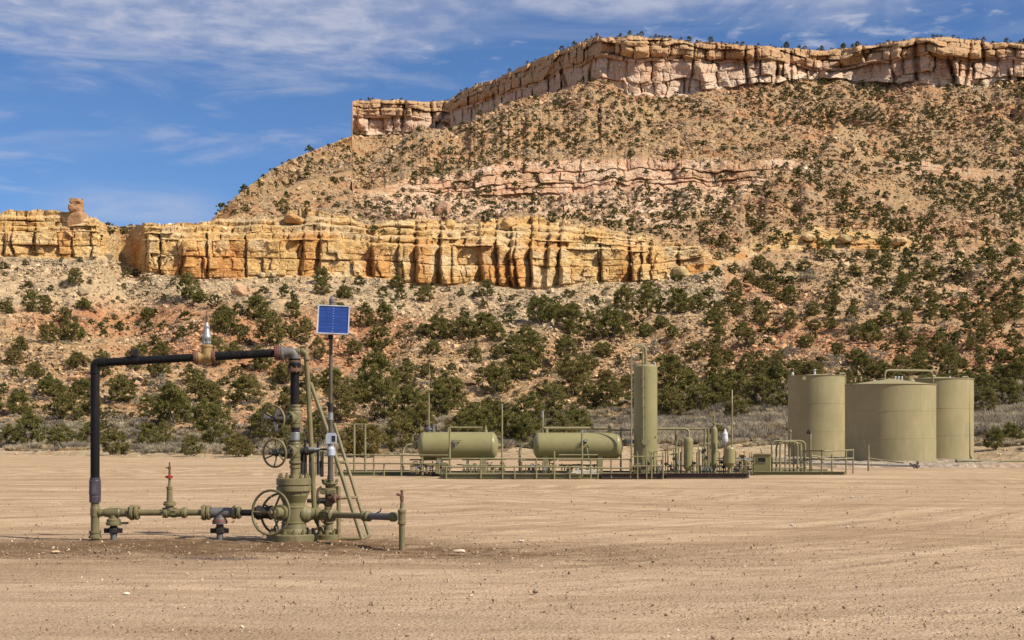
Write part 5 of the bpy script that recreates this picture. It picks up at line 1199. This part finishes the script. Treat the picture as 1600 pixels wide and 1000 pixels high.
m = MB(); m.lathe(W(711, 693, yf+.05), (0, -1, 0), [(0, .08), (.06, .08), (.07, .05), (.12, .05)], 14); m.tube([W(711, 694, yf-.04), W(711, 700, yf-.04)], .025, 8); m.build('sight_glass', 'grey_steel', v1)
m = MB(); m.lathe(V(778, 697), EX, [(0, .10), (.08, .10), (.09, .07), (.18, .07)], 14); m.tube([V(782, 697), V(789, 697)], .02, 8); m.build('end_nozzle', OD, v1)
v2, b0_, b1_, zc2, r2_ = vessel(832, 973, Dv2, 676, 716.5, 'right horizontal olive separator vessel beside the tall column', (852, 937), 0)
def V2(a, b_, d2=Dv2): return W(a, b_, d2)
m = MB(); m.cyl(V2(854, 677), V2(854, 669), .07, 12); m.cyl(V2(952, 677), V2(952, 668), .07, 12); m.tube([V2(850, 669), V2(954, 669)], .055, 12); m.lathe(V2(952, 669), UP, [(0, .07), (.06, .07), (.08, .03), (.14, .03)], 12); m.tube([V2(943, 669), V2(943, 677)], .03, 8); m.build('top_pipe', OD, v2)
m = MB(); m.cyl(V2(848, 677), V2(848, 648), .035, 10); m.build('mast', OD, v2)
m = MB(); m.cyl(V2(848, 653), V2(848, 642), .045, 10); m.build('mast_light', 'galvanised', v2)
m = MB(); m.lathe(V2(835, 695), (-1, 0, 0), [(0, .12), (.08, .12), (.09, .15), (.14, .15), (.15, .08), (.2, .08)], 18); m.tube([V2(829, 693), V2(818, 694), V2(812, 702), V2(812, 738)], .045, 12, .15); m.tube([V2(828, 690), V2(828, 685), V2(834, 685)], .03, 8); m.build('end_nozzle_pipe', OD, v2)
m = MB(); yf = Dv2-r2_-.04; rr5 = random.Random(4)
for k in range(9):
    x_ = 912+rr5.uniform(-4, 6); y_ = 686+k*3; m.tube([W(x_, y_, yf-.03), W(x_+rr5.uniform(-4, 4), y_+5, yf-.06)], .018, 6)
m.lathe(W(914, 690, yf+.06), (0, -1, 0), [(0, .07), (.08, .07)], 12); m.build('level_controller', 'black_iron', v2)
m = MB(); m.tube([W(917, 700, yf-.05), W(921, 722, yf-.05)], .02, 6); m.box(W(915, 688, yf-.04), (.1, .06, .12)); m.build('gauge', 'galvanised', v2)
# transfer pipe to the column
tp = thing('transfer_pipe', V2(985, 690), 'short pipe with a silver-taped valve between the right separator and the column', 'pipe'); 
m = MB(); m.cyl(V2(972, 690), V2(980, 690), .07, 14); m.lathe(V2(976, 690), EX, [(0, .12), (.06, .12)], 14); m.lathe(V2(990, 690), EX, [(0, .06), (.20, .06), (.24, .09), (.36, .09)], 14); m.build('pipe_run', OD, tp)
m = MB(); m.lathe(V2(979.5, 690), EX, [(0, .085), (.08, .09), (.1, .07), (.26, .07), (.27, .05)], 14); m.build('taped_valve', 'galvanised', tp)
m = MB(); m.lathe(V2(989, 690), EX, [(0, .075), (.10, .075)], 12); m.build('rust_collar', 'rusty_steel', tp)
# column
Dc = 53.2
co = thing('tall_column', W(1008.5, 740, Dc), 'tall upright olive column vessel with a looped pipe over its top', 'column'); co.location.z = 0
rc_ = 18.3*Dc/F; xc_ = (1008.7-PXC)/F*Dc
m = MB(); m.lathe((xc_, Dc, .18), UP, [(0, rc_), (zz(573, Dc)-.18, rc_), (zz(573, Dc)-.14, rc_*.93), (zz(573, Dc)-.1, rc_*.6), (zz(573, Dc)-.08, .001)], 48); m.build('shell', VP, co)
m = MB(); m.lathe((xc_, Dc, .08), UP, [(0, rc_*1.08), (.10, rc_*1.08)], 40); m.build('skirt', OD, co)
m = MB(); yf = Dc-rc_-.05; m.tube([W(1005, 692, yf), W(1004.5, 600, yf), W(1004, 548, yf), W(1004, 543, yf), W(992, 541, yf), W(985, 548, yf+.1)], .028, 10, .15); m.build('front_pipe', OD, co)
m = MB(); m.tube([(xc_+.02, Dc, zz(573, Dc)), W(1009, 556, Dc), W(1008, 543, Dc), W(1002, 539.5, Dc), W(991, 540, Dc)], .055, 12, .18); m.lathe(W(1009, 570, Dc), UP, [(0, .09), (.08, .09), (.09, .055)], 14); m.build('vent_loop', OD, co)
for b_ in (590, 604, 620, 635, 650, 668): m = MB(); m.box(W(1005, b_, yf+.03), (.16, .10, .035)); m.build('pipe_bracket', SK, co)
m = MB(); m.lathe(W(1008, 690, Dc-rc_+.05), (0, -1, 0), [(0, .11), (.10, .11), (.11, .14), (.16, .14)], 18); m.lathe(W(1014, 580, Dc-rc_+.06), (0, -1, 0), [(0, .04), (.05, .04)], 10); m.lathe(W(1024, 682, Dc-.28), (.6, -1, 0), [(0, .04), (.05, .04)], 10); m.build('nozzle', OD, co)
m = MB(); m.tube([W(1024, 574, Dc), W(1023, 566, Dc), W(1021, 566, Dc)], .02, 8); m.tube([W(989, 553, Dc), W(996, 556, Dc)], .02, 8); m.build('lifting_hook', 'white_plastic', co)
# thin masts
def mast(a, yt, yb, Dm, lab, tipcol='galvanised', r_=.032, tip=8):
    t_ = thing('thin_mast', (W(a, 0, Dm).x, Dm, 0), lab, 'mast', 'thin masts among the separators')
    m = MB(); m.cyl((W(a, 0, Dm).x, Dm, 0.05), (W(a, 0, Dm).x, Dm, zz(yt+tip, Dm)), r_, 10); m.build('pole', OD, t_)
    m = MB(); m.lathe((W(a, 0, Dm).x, Dm, zz(yt+tip, Dm)), UP, [(0, r_*.7), ((tip-1)*Dm/F, r_*.7), (tip*Dm/F, r_*.3)], 8); m.build('mast_tip', tipcol, t_); return t_
mast(784.5, 632, 745, 52.0, 'thin grey-tipped mast between the two horizontal vessels')
mast(986.5, 548, 740, 52.6, 'tall thin olive mast just left of the column', 'olive_paint_dusty', .03)
mast(1144, 609, 745, 52.0, 'thin mast with pale yellow tip right of the small conical vessel', 'pale_pipe', .03, 22)
mast(909.5, 673, 748, 51.4, 'short post standing in front of the right separator', 'galvanised', .035, 4)
mast(702.7, 668, 748, 51.6, 'short post standing in front of the left separator', 'olive_paint_dusty', .035, 2)
# skids
def skid(x0, x1, yb, Dn, depth, lab, mat=SK, h=.20):
    X0_, X1_ = (x0-PXC)/F*Dn, (x1-PXC)/F*Dn; t_ = thing('steel_skid', ((X0_+X1_)/2, Dn, 0), lab, 'skid', 'steel skids under the vessels')
    for yy in (Dn, Dn+depth):
        m = MB(); m.box(((X0_+X1_)/2, yy, h/2+.0), (X1_-X0_, .02, h)); m.box(((X0_+X1_)/2, yy, h), (X1_-X0_, .14, .02)); m.box(((X0_+X1_)/2, yy, .02), (X1_-X0_, .14, .02)); m.build('long_beam', mat, t_)
    n_ = int((X1_-X0_)/1.2)+2
    for k in range(n_): m = MB(); m.box((X0_+.05+(X1_-X0_-.1)*k/(n_-1), Dn+depth/2, h/2-.02), (.10, depth-.03, h-.05)); m.build('cross_member', mat, t_)
    m = MB(); m.box(((X0_+X1_)/2, Dn+depth/2, h-.04), (X1_-X0_-.2, depth-.3, .012)); m.build('deck_plate', 'olive_paint_dusty', t_); return t_
skid(524, 690, 741, 54.6, 2.6, 'long low olive skid beam at the left end of the plant', SK, .12)
skid(688, 908, 748, 51.0, 3.4, 'olive skid carrying both horizontal separators', SK, .16)
skid(908, 986, 747, 51.6, 3.2, 'olive skid end beneath the right half of the right separator', SK, .14)
skid(940, 1037, 748, 50.9, 3.0, 'dark red-edged skid under the tall column', 'red_skid_steel', .18)
skid(1041, 1170, 747, 51.4, 3.2, 'dark skid under the small upright vessels', 'red_skid_steel', .17)
skid(1178, 1320, 741, 54.4, 3.0, 'olive skid under the pump cabinet and hairpin pipes', SK, .14)
# guard rails
def rail(pts, heights, posts, lab, r_=.03):
    """pts: list of (px, D) along the rail; heights metres; posts px"""
    t_ = thing('guard_rail', (W(pts[0][0], 0, pts[0][1]).x, pts[0][1], 0), lab, 'guard rail', 'pipe guard rails round the skids')
    def at(a):
        for k in range(len(pts)-1):
            if pts[k][0] <= a <= pts[k+1][0] or k == len(pts)-2:
                f = (a-pts[k][0])/(pts[k+1][0]-pts[k][0]); d_ = pts[k][1]+(pts[k+1][1]-pts[k][1])*f; return Vector((W(a, 0, d_).x, d_, 0))
    for h_ in heights:
        m = MB(); m.tube([Vector((W(a, 0, d_).x, d_, h_)) for a, d_ in pts], r_, 10, .1); m.build('rail_bar', OD, t_)
    for a, ht in posts:
        p = at(a); m = MB(); m.cyl(p, p+Vector((0, 0, ht)), r_*1.05, 10); m.build('rail_post', OD, t_)
    return t_
rail([(486, 54.4), (700, 53.0)], (.80, .48), [(494, .82), (514, 1.0), (526, .8), (584, .82), (600, .5), (627, .82), (660, .82)], 'two-bar pipe rail left of the left separator')
rail([(690, 50.9), (908, 50.9)], (.72, .42), [(697, .45), (751, .74), (785, .74), (804, .45), (838, .74), (866, 1.0), (890, .45)], 'two-bar pipe rail in front of the separators')
rail([(908, 50.9), (985, 50.9)], (.70, .38), [(923, .72), (934, .45), (955, .72), (985, .72)], 'two-bar rail in front of the right separator end')
rail([(985, 50.8), (1038, 50.8)], (.80, .45), [(996, .9), (1010, 1.1), (1018, .85), (1036, .95)], 'two-bar rail at the foot of the tall column', .026)
# gate frame at the left end
gf = thing('handrail_frame', W(545, 738, 56.2), 'tall open handrail frame with three uprights right of the ladder', 'handrail'); gf.location.z = 0
m = MB(); m.tube([W(521, 663, 56.2), W(570.5, 663, 56.2)], .03, 10); m.build('top_bar', OD, gf)
for a in (524, 553.5, 570.5): m = MB(); m.cyl((W(a, 0, 56.2).x, 56.2, 0), (W(a, 0, 56.2).x, 56.2, zz(662, 56.2)), .045 if a > 530 else .03, 10); m.build('upright', OD, gf)
# clutter of small lines under the vessels
def manifold(name, a0, a1, Dm, seed, lab, n, top=.8, long=3):
    r_ = random.Random(seed); t_ = thing(name, (W((a0+a1)/2, 0, Dm).x, Dm, 0), lab, 'manifold', 'small piping beneath the vessels')
    m = MB()
    for k in range(long):
        h_ = .22+.2*k; d_ = Dm+r_.uniform(-.5, .5); m.tube([W(a0, 0, d_)*1.0-Vector((0, 0, W(a0, 0, d_).z-h_)), W(a1, 0, d_)-Vector((0, 0, W(a1, 0, d_).z-h_))], r_.choice([.02, .03, .026]), 8)
    m.build('header_pipe', OD, t_)
    n = int(n*1.5)
    for k in range(n):
        a = a0+(a1-a0)*(k+r_.random())/n; d_ = Dm+r_.uniform(-.6, .5); x = W(a, 0, d_).x; h_ = r_.uniform(.35, top)
        m = MB(); q = r_.random()
        if q < .45: m.tube([(x, d_, .08), (x, d_, h_), (x+r_.uniform(-.3, .3), d_, h_)], .022, 8, .06)
        else: m.cyl((x, d_, .08), (x, d_, h_), .022, 8)
        m.build('branch_pipe', r_.choice([OD, OD, 'skid_steel', 'rusty_steel']), t_)
        if q > .3:
            m = MB(); zc_ = r_.uniform(.25, h_); m.lathe((x, d_, zc_-.05), UP, [(0, .03), (.02, .055), (.08, .055), (.10, .03)], 10); m.lathe((x, d_, zc_), (0, -1, 0), [(0, .03), (.10, .03), (.105, .06), (.12, .06)], 10); m.build('small_valve', r_.choice(['black_iron', 'grey_steel', 'black_iron', 'galvanised']), t_)
    return t_
manifold('valve_manifold', 640, 705, 53.6, 1, 'cluster of small black valves below the left end of the left separator', 13, .62, 3)
manifold('valve_manifold', 722, 790, 53.6, 2, 'tangle of small pipes below the right end of the left separator', 12, .65, 3)
manifold('valve_manifold', 815, 870, 53.2, 3, 'small pipes and valves below the left end of the right separator', 9, .62, 3)
manifold('valve_manifold', 873, 934, 53.2, 4, 'small grey pipes below the middle of the right separator', 8, .5, 4)
manifold('valve_manifold', 985, 1036, 52.2, 5, 'small pipes crowded round the foot of the tall column', 14, 1.0, 2)
manifold('valve_manifold', 1040, 1068, 52.6, 6, 'upright pipes between the tall column and the first small vessel', 7, 1.5, 2)
manifold('valve_manifold', 1082, 1112, 52.6, 7, 'upright pipes between the two small upright vessels', 9, 1.3, 2)
manifold('valve_manifold', 1120, 1176, 52.6, 8, 'small valves round the conical-bottomed vessel', 15, 1.1, 3)
manifold('valve_manifold', 1150, 1180, 55.5, 9, 'low pipes between the conical vessel and the cabinet', 7, .8, 2)
for lab, pts in (('pale stack of scrap pipe lying under the right separator', [(895, 737, 52.3, 937, 735), (893, 739, 52.2, 932, 738), (900, 741, 52.1, 936, 741)]),):
    t_ = thing('pipe_stack', W(915, 745, 52.2), lab, 'pipes'); t_.location.z = 0
    for a, b_, d_, a2, b2 in pts: m = MB(); m.tube([W(a, b_, d_), W(a2, b2, d_)], .035, 8); m.build('loose_pipe', 'pale_pipe', t_)
# overhead small pipes right of the column
oh2 = thing('bridge_pipe', W(1060, 740, 53.4), 'olive pipe bridge from the column right over the small upright vessels', 'pipe'); oh2.location.z = 0
m = MB(); m.tube([W(1025, 670, 53.4), W(1072, 670, 53.4), W(1076, 673, 53.4), W(1076, 684, 53.4)], .05, 12, .1); m.tube([W(955, 672, 53.8), W(990, 672, 53.8)], .035, 10); m.tube([W(970, 668, 53.8), W(970, 742, 53.8)], .035, 10); m.build('pipe_run', OD, oh2)
m = MB(); m.tube([W(1076, 670, 53.9), W(1107, 670, 53.9)], .035, 10); m.build('pipe_run', OD, oh2)
for a in (1056, 1101, 1106.5): m = MB(); m.cyl((W(a, 0, 53.6).x, 53.6, .1), (W(a, 0, 53.6).x, 53.6, zz(669, 53.6)), .04, 10); m.build('support_post', SK if a > 1100 else OD, oh2)
# small upright vessels
def upright(a0, a1, yt, yb, Dm, lab, cone=False, mat=VP):
    r_ = (a1-a0)/2*Dm/F; x = W((a0+a1)/2, 0, Dm).x; zt, zb = zz(yt, Dm), zz(yb, Dm); t_ = thing('upright_vessel', (x, Dm, 0), lab, 'vessel', 'small upright vessels')
    m = MB()
    if cone: m.lathe((x, Dm, zb), UP, [(0, .07), (.03, .08), (.20, r_), (zt-zb-.05, r_), (zt-zb, r_*.9)], 28)
    else: m.lathe((x, Dm, zb), UP, [(0, r_*.5), (.06, r_*.9), (.12, r_), (zt-zb-.14, r_), (zt-zb-.06, r_*.9), (zt-zb, r_*.45)], 28)
    m.build('shell', mat, t_)
    m = MB(); m.cyl((x, Dm, .1), (x, Dm, zb+.02), r_*.6 if not cone else .06, 16); m.lathe((x, Dm, .12), UP, [(0, r_*1.0), (.05, r_*1.0)], 20); m.build('foot', OD, t_); return t_, x, r_
u1, x, r_ = upright(1068, 1083, 683, 735, 52.6, 'first small upright vessel right of the tall column'); m = MB(); m.torus((x, 52.6, zz(700, 52.6)), UP, r_, .008, 24, 6); m.torus((x, 52.6, zz(722, 52.6)), UP, r_, .008, 24, 6); m.build('weld_band', VP, u1)
u2, x, r_ = upright(1111, 1121, 667, 732, 52.8, 'slim taller upright vessel with a thin spike on top'); m = MB(); m.lathe((x, 52.8, zz(667, 52.8)), UP, [(0, .06), (.10, .05), (.11, .08), (.15, .08), (.16, .03), (.4, .03), (.42, .012), (.66, .012)], 12); m.build('top_spike', OD, u2)
u3, x, r_ = upright(1131, 1149, 699, 732, 51.8, 'short cone-bottomed vessel below the white gauge bulb', True)
wb = thing('white_gauge_bulb', W(1133, 690, 52.4), 'white plastic-wrapped gauge standing above the cone-bottomed vessel', 'gauge'); m = MB(); m.lathe(W(1133, 695, 52.4), UP, [(0, .02), (.05, .05), (.12, .10), (.22, .115), (.34, .10), (.42, .10), (.50, .05), (.56, .04), (.6, .02)], 18); m.build('bulb', 'white_plastic', wb); m = MB(); m.cyl(W(1133, 732, 52.4), W(1133, 694, 52.4), .02, 8); m.cyl(W(1137, 732, 52.4), W(1136, 690, 52.4), .012, 8); m.build('stem', SK, wb)
# cabinet
cb_ = thing('pump_cabinet', W(1193, 738, 54.9), 'small olive pump cabinet with a dark window on the right-hand skid', 'cabinet'); cb_.location.z = 0
Mz = Matrix.Rotation(math.radians(-14), 3, 'Z'); c0 = W(1191.5, 724, 55.0)
m = MB(); m.box(c0, (.62, .5, .70), Mz); m.build('housing', VP, cb_); m = MB(); m.box(c0+Vector((0, 0, .36)), (.68, .56, .035), Mz); m.build('lid', VP, cb_)
m = MB(); m.box(c0+Mz@Vector((-.02, -.254, .14)), (.28, .012, .16), Mz); m.build('window', 'dark_opening', cb_)
m = MB()
for dx, dz, sx_, sz2 in ((-.02, .23, .32, .02), (-.02, .05, .32, .02), (-.17, .14, .02, .16), (.13, .14, .02, .16)): m.box(c0+Mz@Vector((dx, -.262, dz)), (sx_, .02, sz2), Mz)
m.build('window_frame', OD, cb_); m = MB(); m.tube([W(1191, 710, 55.2), W(1188, 701, 55.2)], .025, 8); m.build('exhaust_stub', OD, cb_)
# hairpin pipes
hp = thing('hairpin_pipe_rack', W(1232, 740, 55.2), 'rack of inverted-U olive pipes between the pump cabinet and the left storage tank', 'pipe rack'); hp.location.z = 0
for a, b_, yt, Dm in ((1206, 1258, 689, 55.6), (1219, 1246, 690, 55.2), (1213, 1252, 692, 55.9)):
    m = MB(); m.tube([(W(a, 0, Dm).x, Dm, .1), W(a, yt, Dm), W(b_, yt, Dm), (W(b_, 0, Dm).x, Dm, .1)], .038, 12, .22); m.build('hairpin_pipe', OD, hp)
for a, yt in ((1227, 688), (1234, 691), (1240, 691), (1251, 691)): m = MB(); m.cyl((W(a, 0, 55.3).x, 55.3, .1), W(a, yt, 55.3), .034, 10); m.build('upright_pipe', OD, hp)
m = MB(); m.lathe(W(1235, 691, 55.6), UP, [(0, .05), (.06, .05), (.1, .035), (.36, .03), (.40, .055), (.46, .055), (.5, .02)], 12); m.build('vent_stack', OD, hp)
m = MB(); m.tube([W(1205, 708, 55.0), W(1206, 716, 55.0)], .03, 8); m.tube([W(1206, 731, 55.2), W(1260, 731, 55.2)], .03, 8); m.tube([W(1206, 722, 55.8), W(1262, 722, 55.8)], .03, 8); m.build('cross_pipe', OD, hp)
rail([(1256, 55.8), (1288, 54.2), (1333, 56.5)], (.95, .62), [(1256, 1.0), (1268, .95), (1284, 1.0), (1300, .8), (1322, .95), (1333, 1.0)], 'two-bar pipe rail in front of the left storage tank')
t_ = thing('vent_post', W(1264, 740, 56), 'slim post with a dark drooping head in front of the left storage tank', 'post'); t_.location.z = 0
m = MB(); m.cyl((W(1266, 0, 56).x, 56, .05), W(1266, 676, 56), .045, 12); m.tube([W(1268, 712, 56), W(1278, 713, 56.2), W(1286, 722, 56.4)], .035, 8, .1); m.build('pole', OD, t_); m = MB(); m.tube([W(1266, 678, 56), W(1264, 671, 56), W(1261.5, 674, 56)], .05, 10); m.lathe(W(1262, 678, 56), UP, [(0, .03), (.05, .05), (.1, .04)], 10); m.build('post_head', 'black_iron', t_)
t_ = thing('vent_post', W(1357, 736, 60), 'short thin post standing in front of the middle storage tank', 'post'); t_.location.z = 0
m = MB(); m.cyl((W(1357, 0, 60).x, 60, 0), W(1357, 703, 60), .045, 10); m.cyl(W(1357, 704, 60), W(1357, 695, 60), .03, 8); m.build('pole', OD, t_)
# low pale line and dark line right
t_ = thing('low_pipeline', W(1340, 727, 62), 'pale low pipeline lying across the foot of the storage tanks', 'pipeline'); t_.location.z = 0
m = MB(); m.tube([W(1245, 723.5, 64), W(1335, 725, 62.5), W(1432, 728, 60.5)], .06, 10); m.build('pipe_run', 'pale_pipe', t_)
m = MB(); m.tube([W(1358, 716, 64), W(1385, 720, 64), W(1412, 723.5, 63)], .03, 8); m.build('hose', OD, t_)
m = MB(); 
for k in range(7): m.lathe(W(1429+rnd.uniform(-4, 5), 727+rnd.uniform(-2.5, 1.5), 60.5), (rnd.uniform(-1, 1), -.5, rnd.uniform(-1, 1)), [(0, .05), (.16, .05)], 8)
m.build('valve_cluster', 'grey_steel', t_)
t_ = thing('far_right_pipeline', W(1494, 722, 68), 'dark low pipeline on one post running off the right edge', 'pipeline'); t_.location.z = 0
m = MB(); m.tube([W(1494, 720, 68), W(1600, 720.5, 70), W(1700, 721, 72)], .05, 10); m.build('pipe_run', SK, t_); m = MB(); m.cyl(W(1494, 719, 68), (W(1494, 0, 68).x, 68, 0), .05, 10); m.build('support_post', 'black_iron', t_)

# ================================================================ STORAGE TANKS
def tank(cxp, rp, yt, yb, lab, cone, seams, ang0):
    Df = GD(yb) ; r_ = rp/F*Df/(1-rp/F); Dc_ = Df+r_; x = (cxp-PXC)/F*Dc_; h_ = zz(yt, Df)
    t_ = thing('storage_tank', (x, Dc_, 0), lab, 'storage tank', 'olive storage tanks')
    zs = [0]+seams+[h_]
    for k in range(len(zs)-1):
        m = MB(); m.lathe((x, Dc_, 0), UP, [(zs[k]+.004, r_-.002*k), (zs[k+1]-.004, r_-.002*k)], 96)
        m.build('shell_course', 'tank_paint', t_)
    m = MB()
    for z_ in zs[1:-1]: m.torus((x, Dc_, z_), UP, r_+.001, .008, 96, 6)
    for k in range(len(zs)-1):
        for q in range(4):
            a = ang0+q*math.pi/2+k*.55; m.cyl((x+r_*math.cos(a), Dc_+r_*math.sin(a), zs[k]), (x+r_*math.cos(a), Dc_+r_*math.sin(a), zs[k+1]), .0025, 6)
    m.build('weld_seams', 'tank_paint', t_)
    m = MB(); m.torus((x, Dc_, h_), UP, r_+.015, .022, 96, 6); m.torus((x, Dc_, .03), UP, r_+.02, .02, 96, 6); m.build('rim_angle', 'tank_paint', t_)
    m = MB(); m.lathe((x, Dc_, h_), UP, [(0, r_), (cone*.98, .12), (cone, .001)], 64); m.build('roof', 'tank_paint', t_)
    return t_, x, Dc_, r_, h_
def Tm(t_, x, Dc_, r_, h_, a, inset=0): return Vector((x+(r_-inset)*math.cos(a), Dc_+(r_-inset)*math.sin(a), h_))
T1 = tank(1276, 44, 586, 718, 'tall narrow olive storage tank at the left of the three', .12, [1.65, 3.3], .3); t_, x, Dc_, r_, h_ = T1
m = MB(); pts = [W(1312, 586, Dc_-r_*.6), W(1312, 583.5, Dc_-r_*.6), W(1320.5, 583.5, Dc_-r_*.4), W(1321.8, 714, Dc_-r_*.4)]; m.tube(pts, .055, 12, .15); m.build('down_pipe', OD, t_)
m = MB(); m.lathe(W(1273, 586, Dc_), UP, [(0, .08), (.1, .08), (.15, .05), (.25, .05), (.3, .09), (.36, .09)], 12); m.lathe(W(1238.5, 587, Dc_), UP, [(0, .06), (.08, .08), (.16, .07), (.2, .03)], 10); m.build('roof_vent', 'white_plastic', t_)
m = MB(); m.lathe(W(1256, 591, Dc_-r_*.95), (0, -1, 0), [(0, .09), (.08, .09), (.09, .11), (.12, .11)], 14); m.build('nozzle', 'tank_paint', t_)
T2 = tank(1391, 69, 599.5, 727, 'wide squat olive storage tank with a conical roof in the middle', .33, [1.32, 2.70], .9); t_, x, Dc_, r_, h_ = T2
m = MB(); m.lathe(W(1336, 597, Dc_-.8), UP, [(0, .05), (.12, .05), (.14, .07), (.2, .06)], 10); m.lathe(W(1345, 595, Dc_-.5), UP, [(0, .06), (.12, .05), (.14, .08), (.2, .06)], 10); m.build('roof_vent', 'ochre_paint', t_)
m = MB(); m.lathe(W(1377, 594, Dc_), UP, [(0, .16), (.06, .16), (.07, .2), (.1, .2)], 16); m.box(W(1382, 594, Dc_-.3), (.5, .3, .05)); m.build('thief_hatch', OD, t_)
for a in (1399, 1404, 1409): m = MB(); m.lathe(W(a, 594, Dc_), UP, [(0, .04), (.12, .04), (.13, .055), (.2, .05)], 10); m.build('roof_fitting', 'white_plastic', t_)
m = MB(); m.lathe(W(1424, 596, Dc_-.4), UP, [(0, .2), (.05, .18), (.16, .05)], 12); m.build('roof_fitting', OD, t_)
T3 = tank(1466, 53, 591, 723, 'olive storage tank at the right, partly hidden by the squat middle tank', .14, [1.45, 2.9], .2); t_, x, Dc_, r_, h_ = T3
m = MB(); m.tube([W(1504, 591, Dc_-r_*.75), W(1504, 589, Dc_-r_*.75), W(1513.5, 589, Dc_-r_*.7), W(1515.5, 712, Dc_-r_*.72), W(1519, 717, Dc_-r_*.7)], .05, 12, .15); m.tube([W(1517.5, 592, Dc_-r_*.5), W(1519.5, 714, Dc_-r_*.5)], .03, 8); m.build('down_pipe', OD, t_)
m = MB(); m.lathe(W(1484, 591, Dc_-.5), UP, [(0, .05), (.12, .05)], 10); m.build('roof_vent', 'white_plastic', t_)
rp_ = thing('tank_top_pipe', W(1420, 590, T2[2]), 'square-bent pipe bridging the roofs of the middle and right tanks', 'pipe'); rp_.location.z = T2[4]
m = MB(); m.tube([W(1382.5, 596, T2[2]), W(1382.5, 578.5, T2[2]), W(1456.5, 579.5, T2[2]+.6), W(1457.5, 598, T2[2]+.8)], .06, 12, .25); m.build('pipe_run', OD, rp_)
# gravel bed round the tanks
bed = MB(); xs = [(1338-PXC)/F*61, (1562-PXC)/F*66]; cx_ = (xs[0]+xs[1])/2
NXb, NYb = 90, 40; gxb = np.linspace((1335-PXC)/F*61.5-.5, (1575-PXC)/F*70, NXb)[None, :]*np.ones((NYb, 1)); gyb = np.linspace(63.6, 82, NYb)[:, None]*np.ones((1, NXb))
gyb = gyb+(gxb-gxb.min())*.22
eb = np.minimum(np.minimum(np.arange(NXb)[None, :], NXb-1-np.arange(NXb)[None, :])/6., np.minimum(np.arange(NYb)[:, None], NYb-1-np.arange(NYb)[:, None])/3.); eb = np.clip(eb, 0, 1)
gzb = -.05+.24*ss(eb, 0, 1)+.06*fbm(gxb/.4, gyb/.4, 0*gxb, 3, 700)*eb
cb3 = np.clip(np.array([.46, .38, .29])*(1+.25*fbm(gxb/.3, gyb/.3, 0*gxb, 3, 701)[..., None]), .05, .8).astype(np.float32)
o = grid_mesh('gravel_bed', gxb, gyb, gzb, MATS['hillside_rock'], cb3, False); tag(o, 'raised pale gravel bed under the storage tanks', kind='structure')
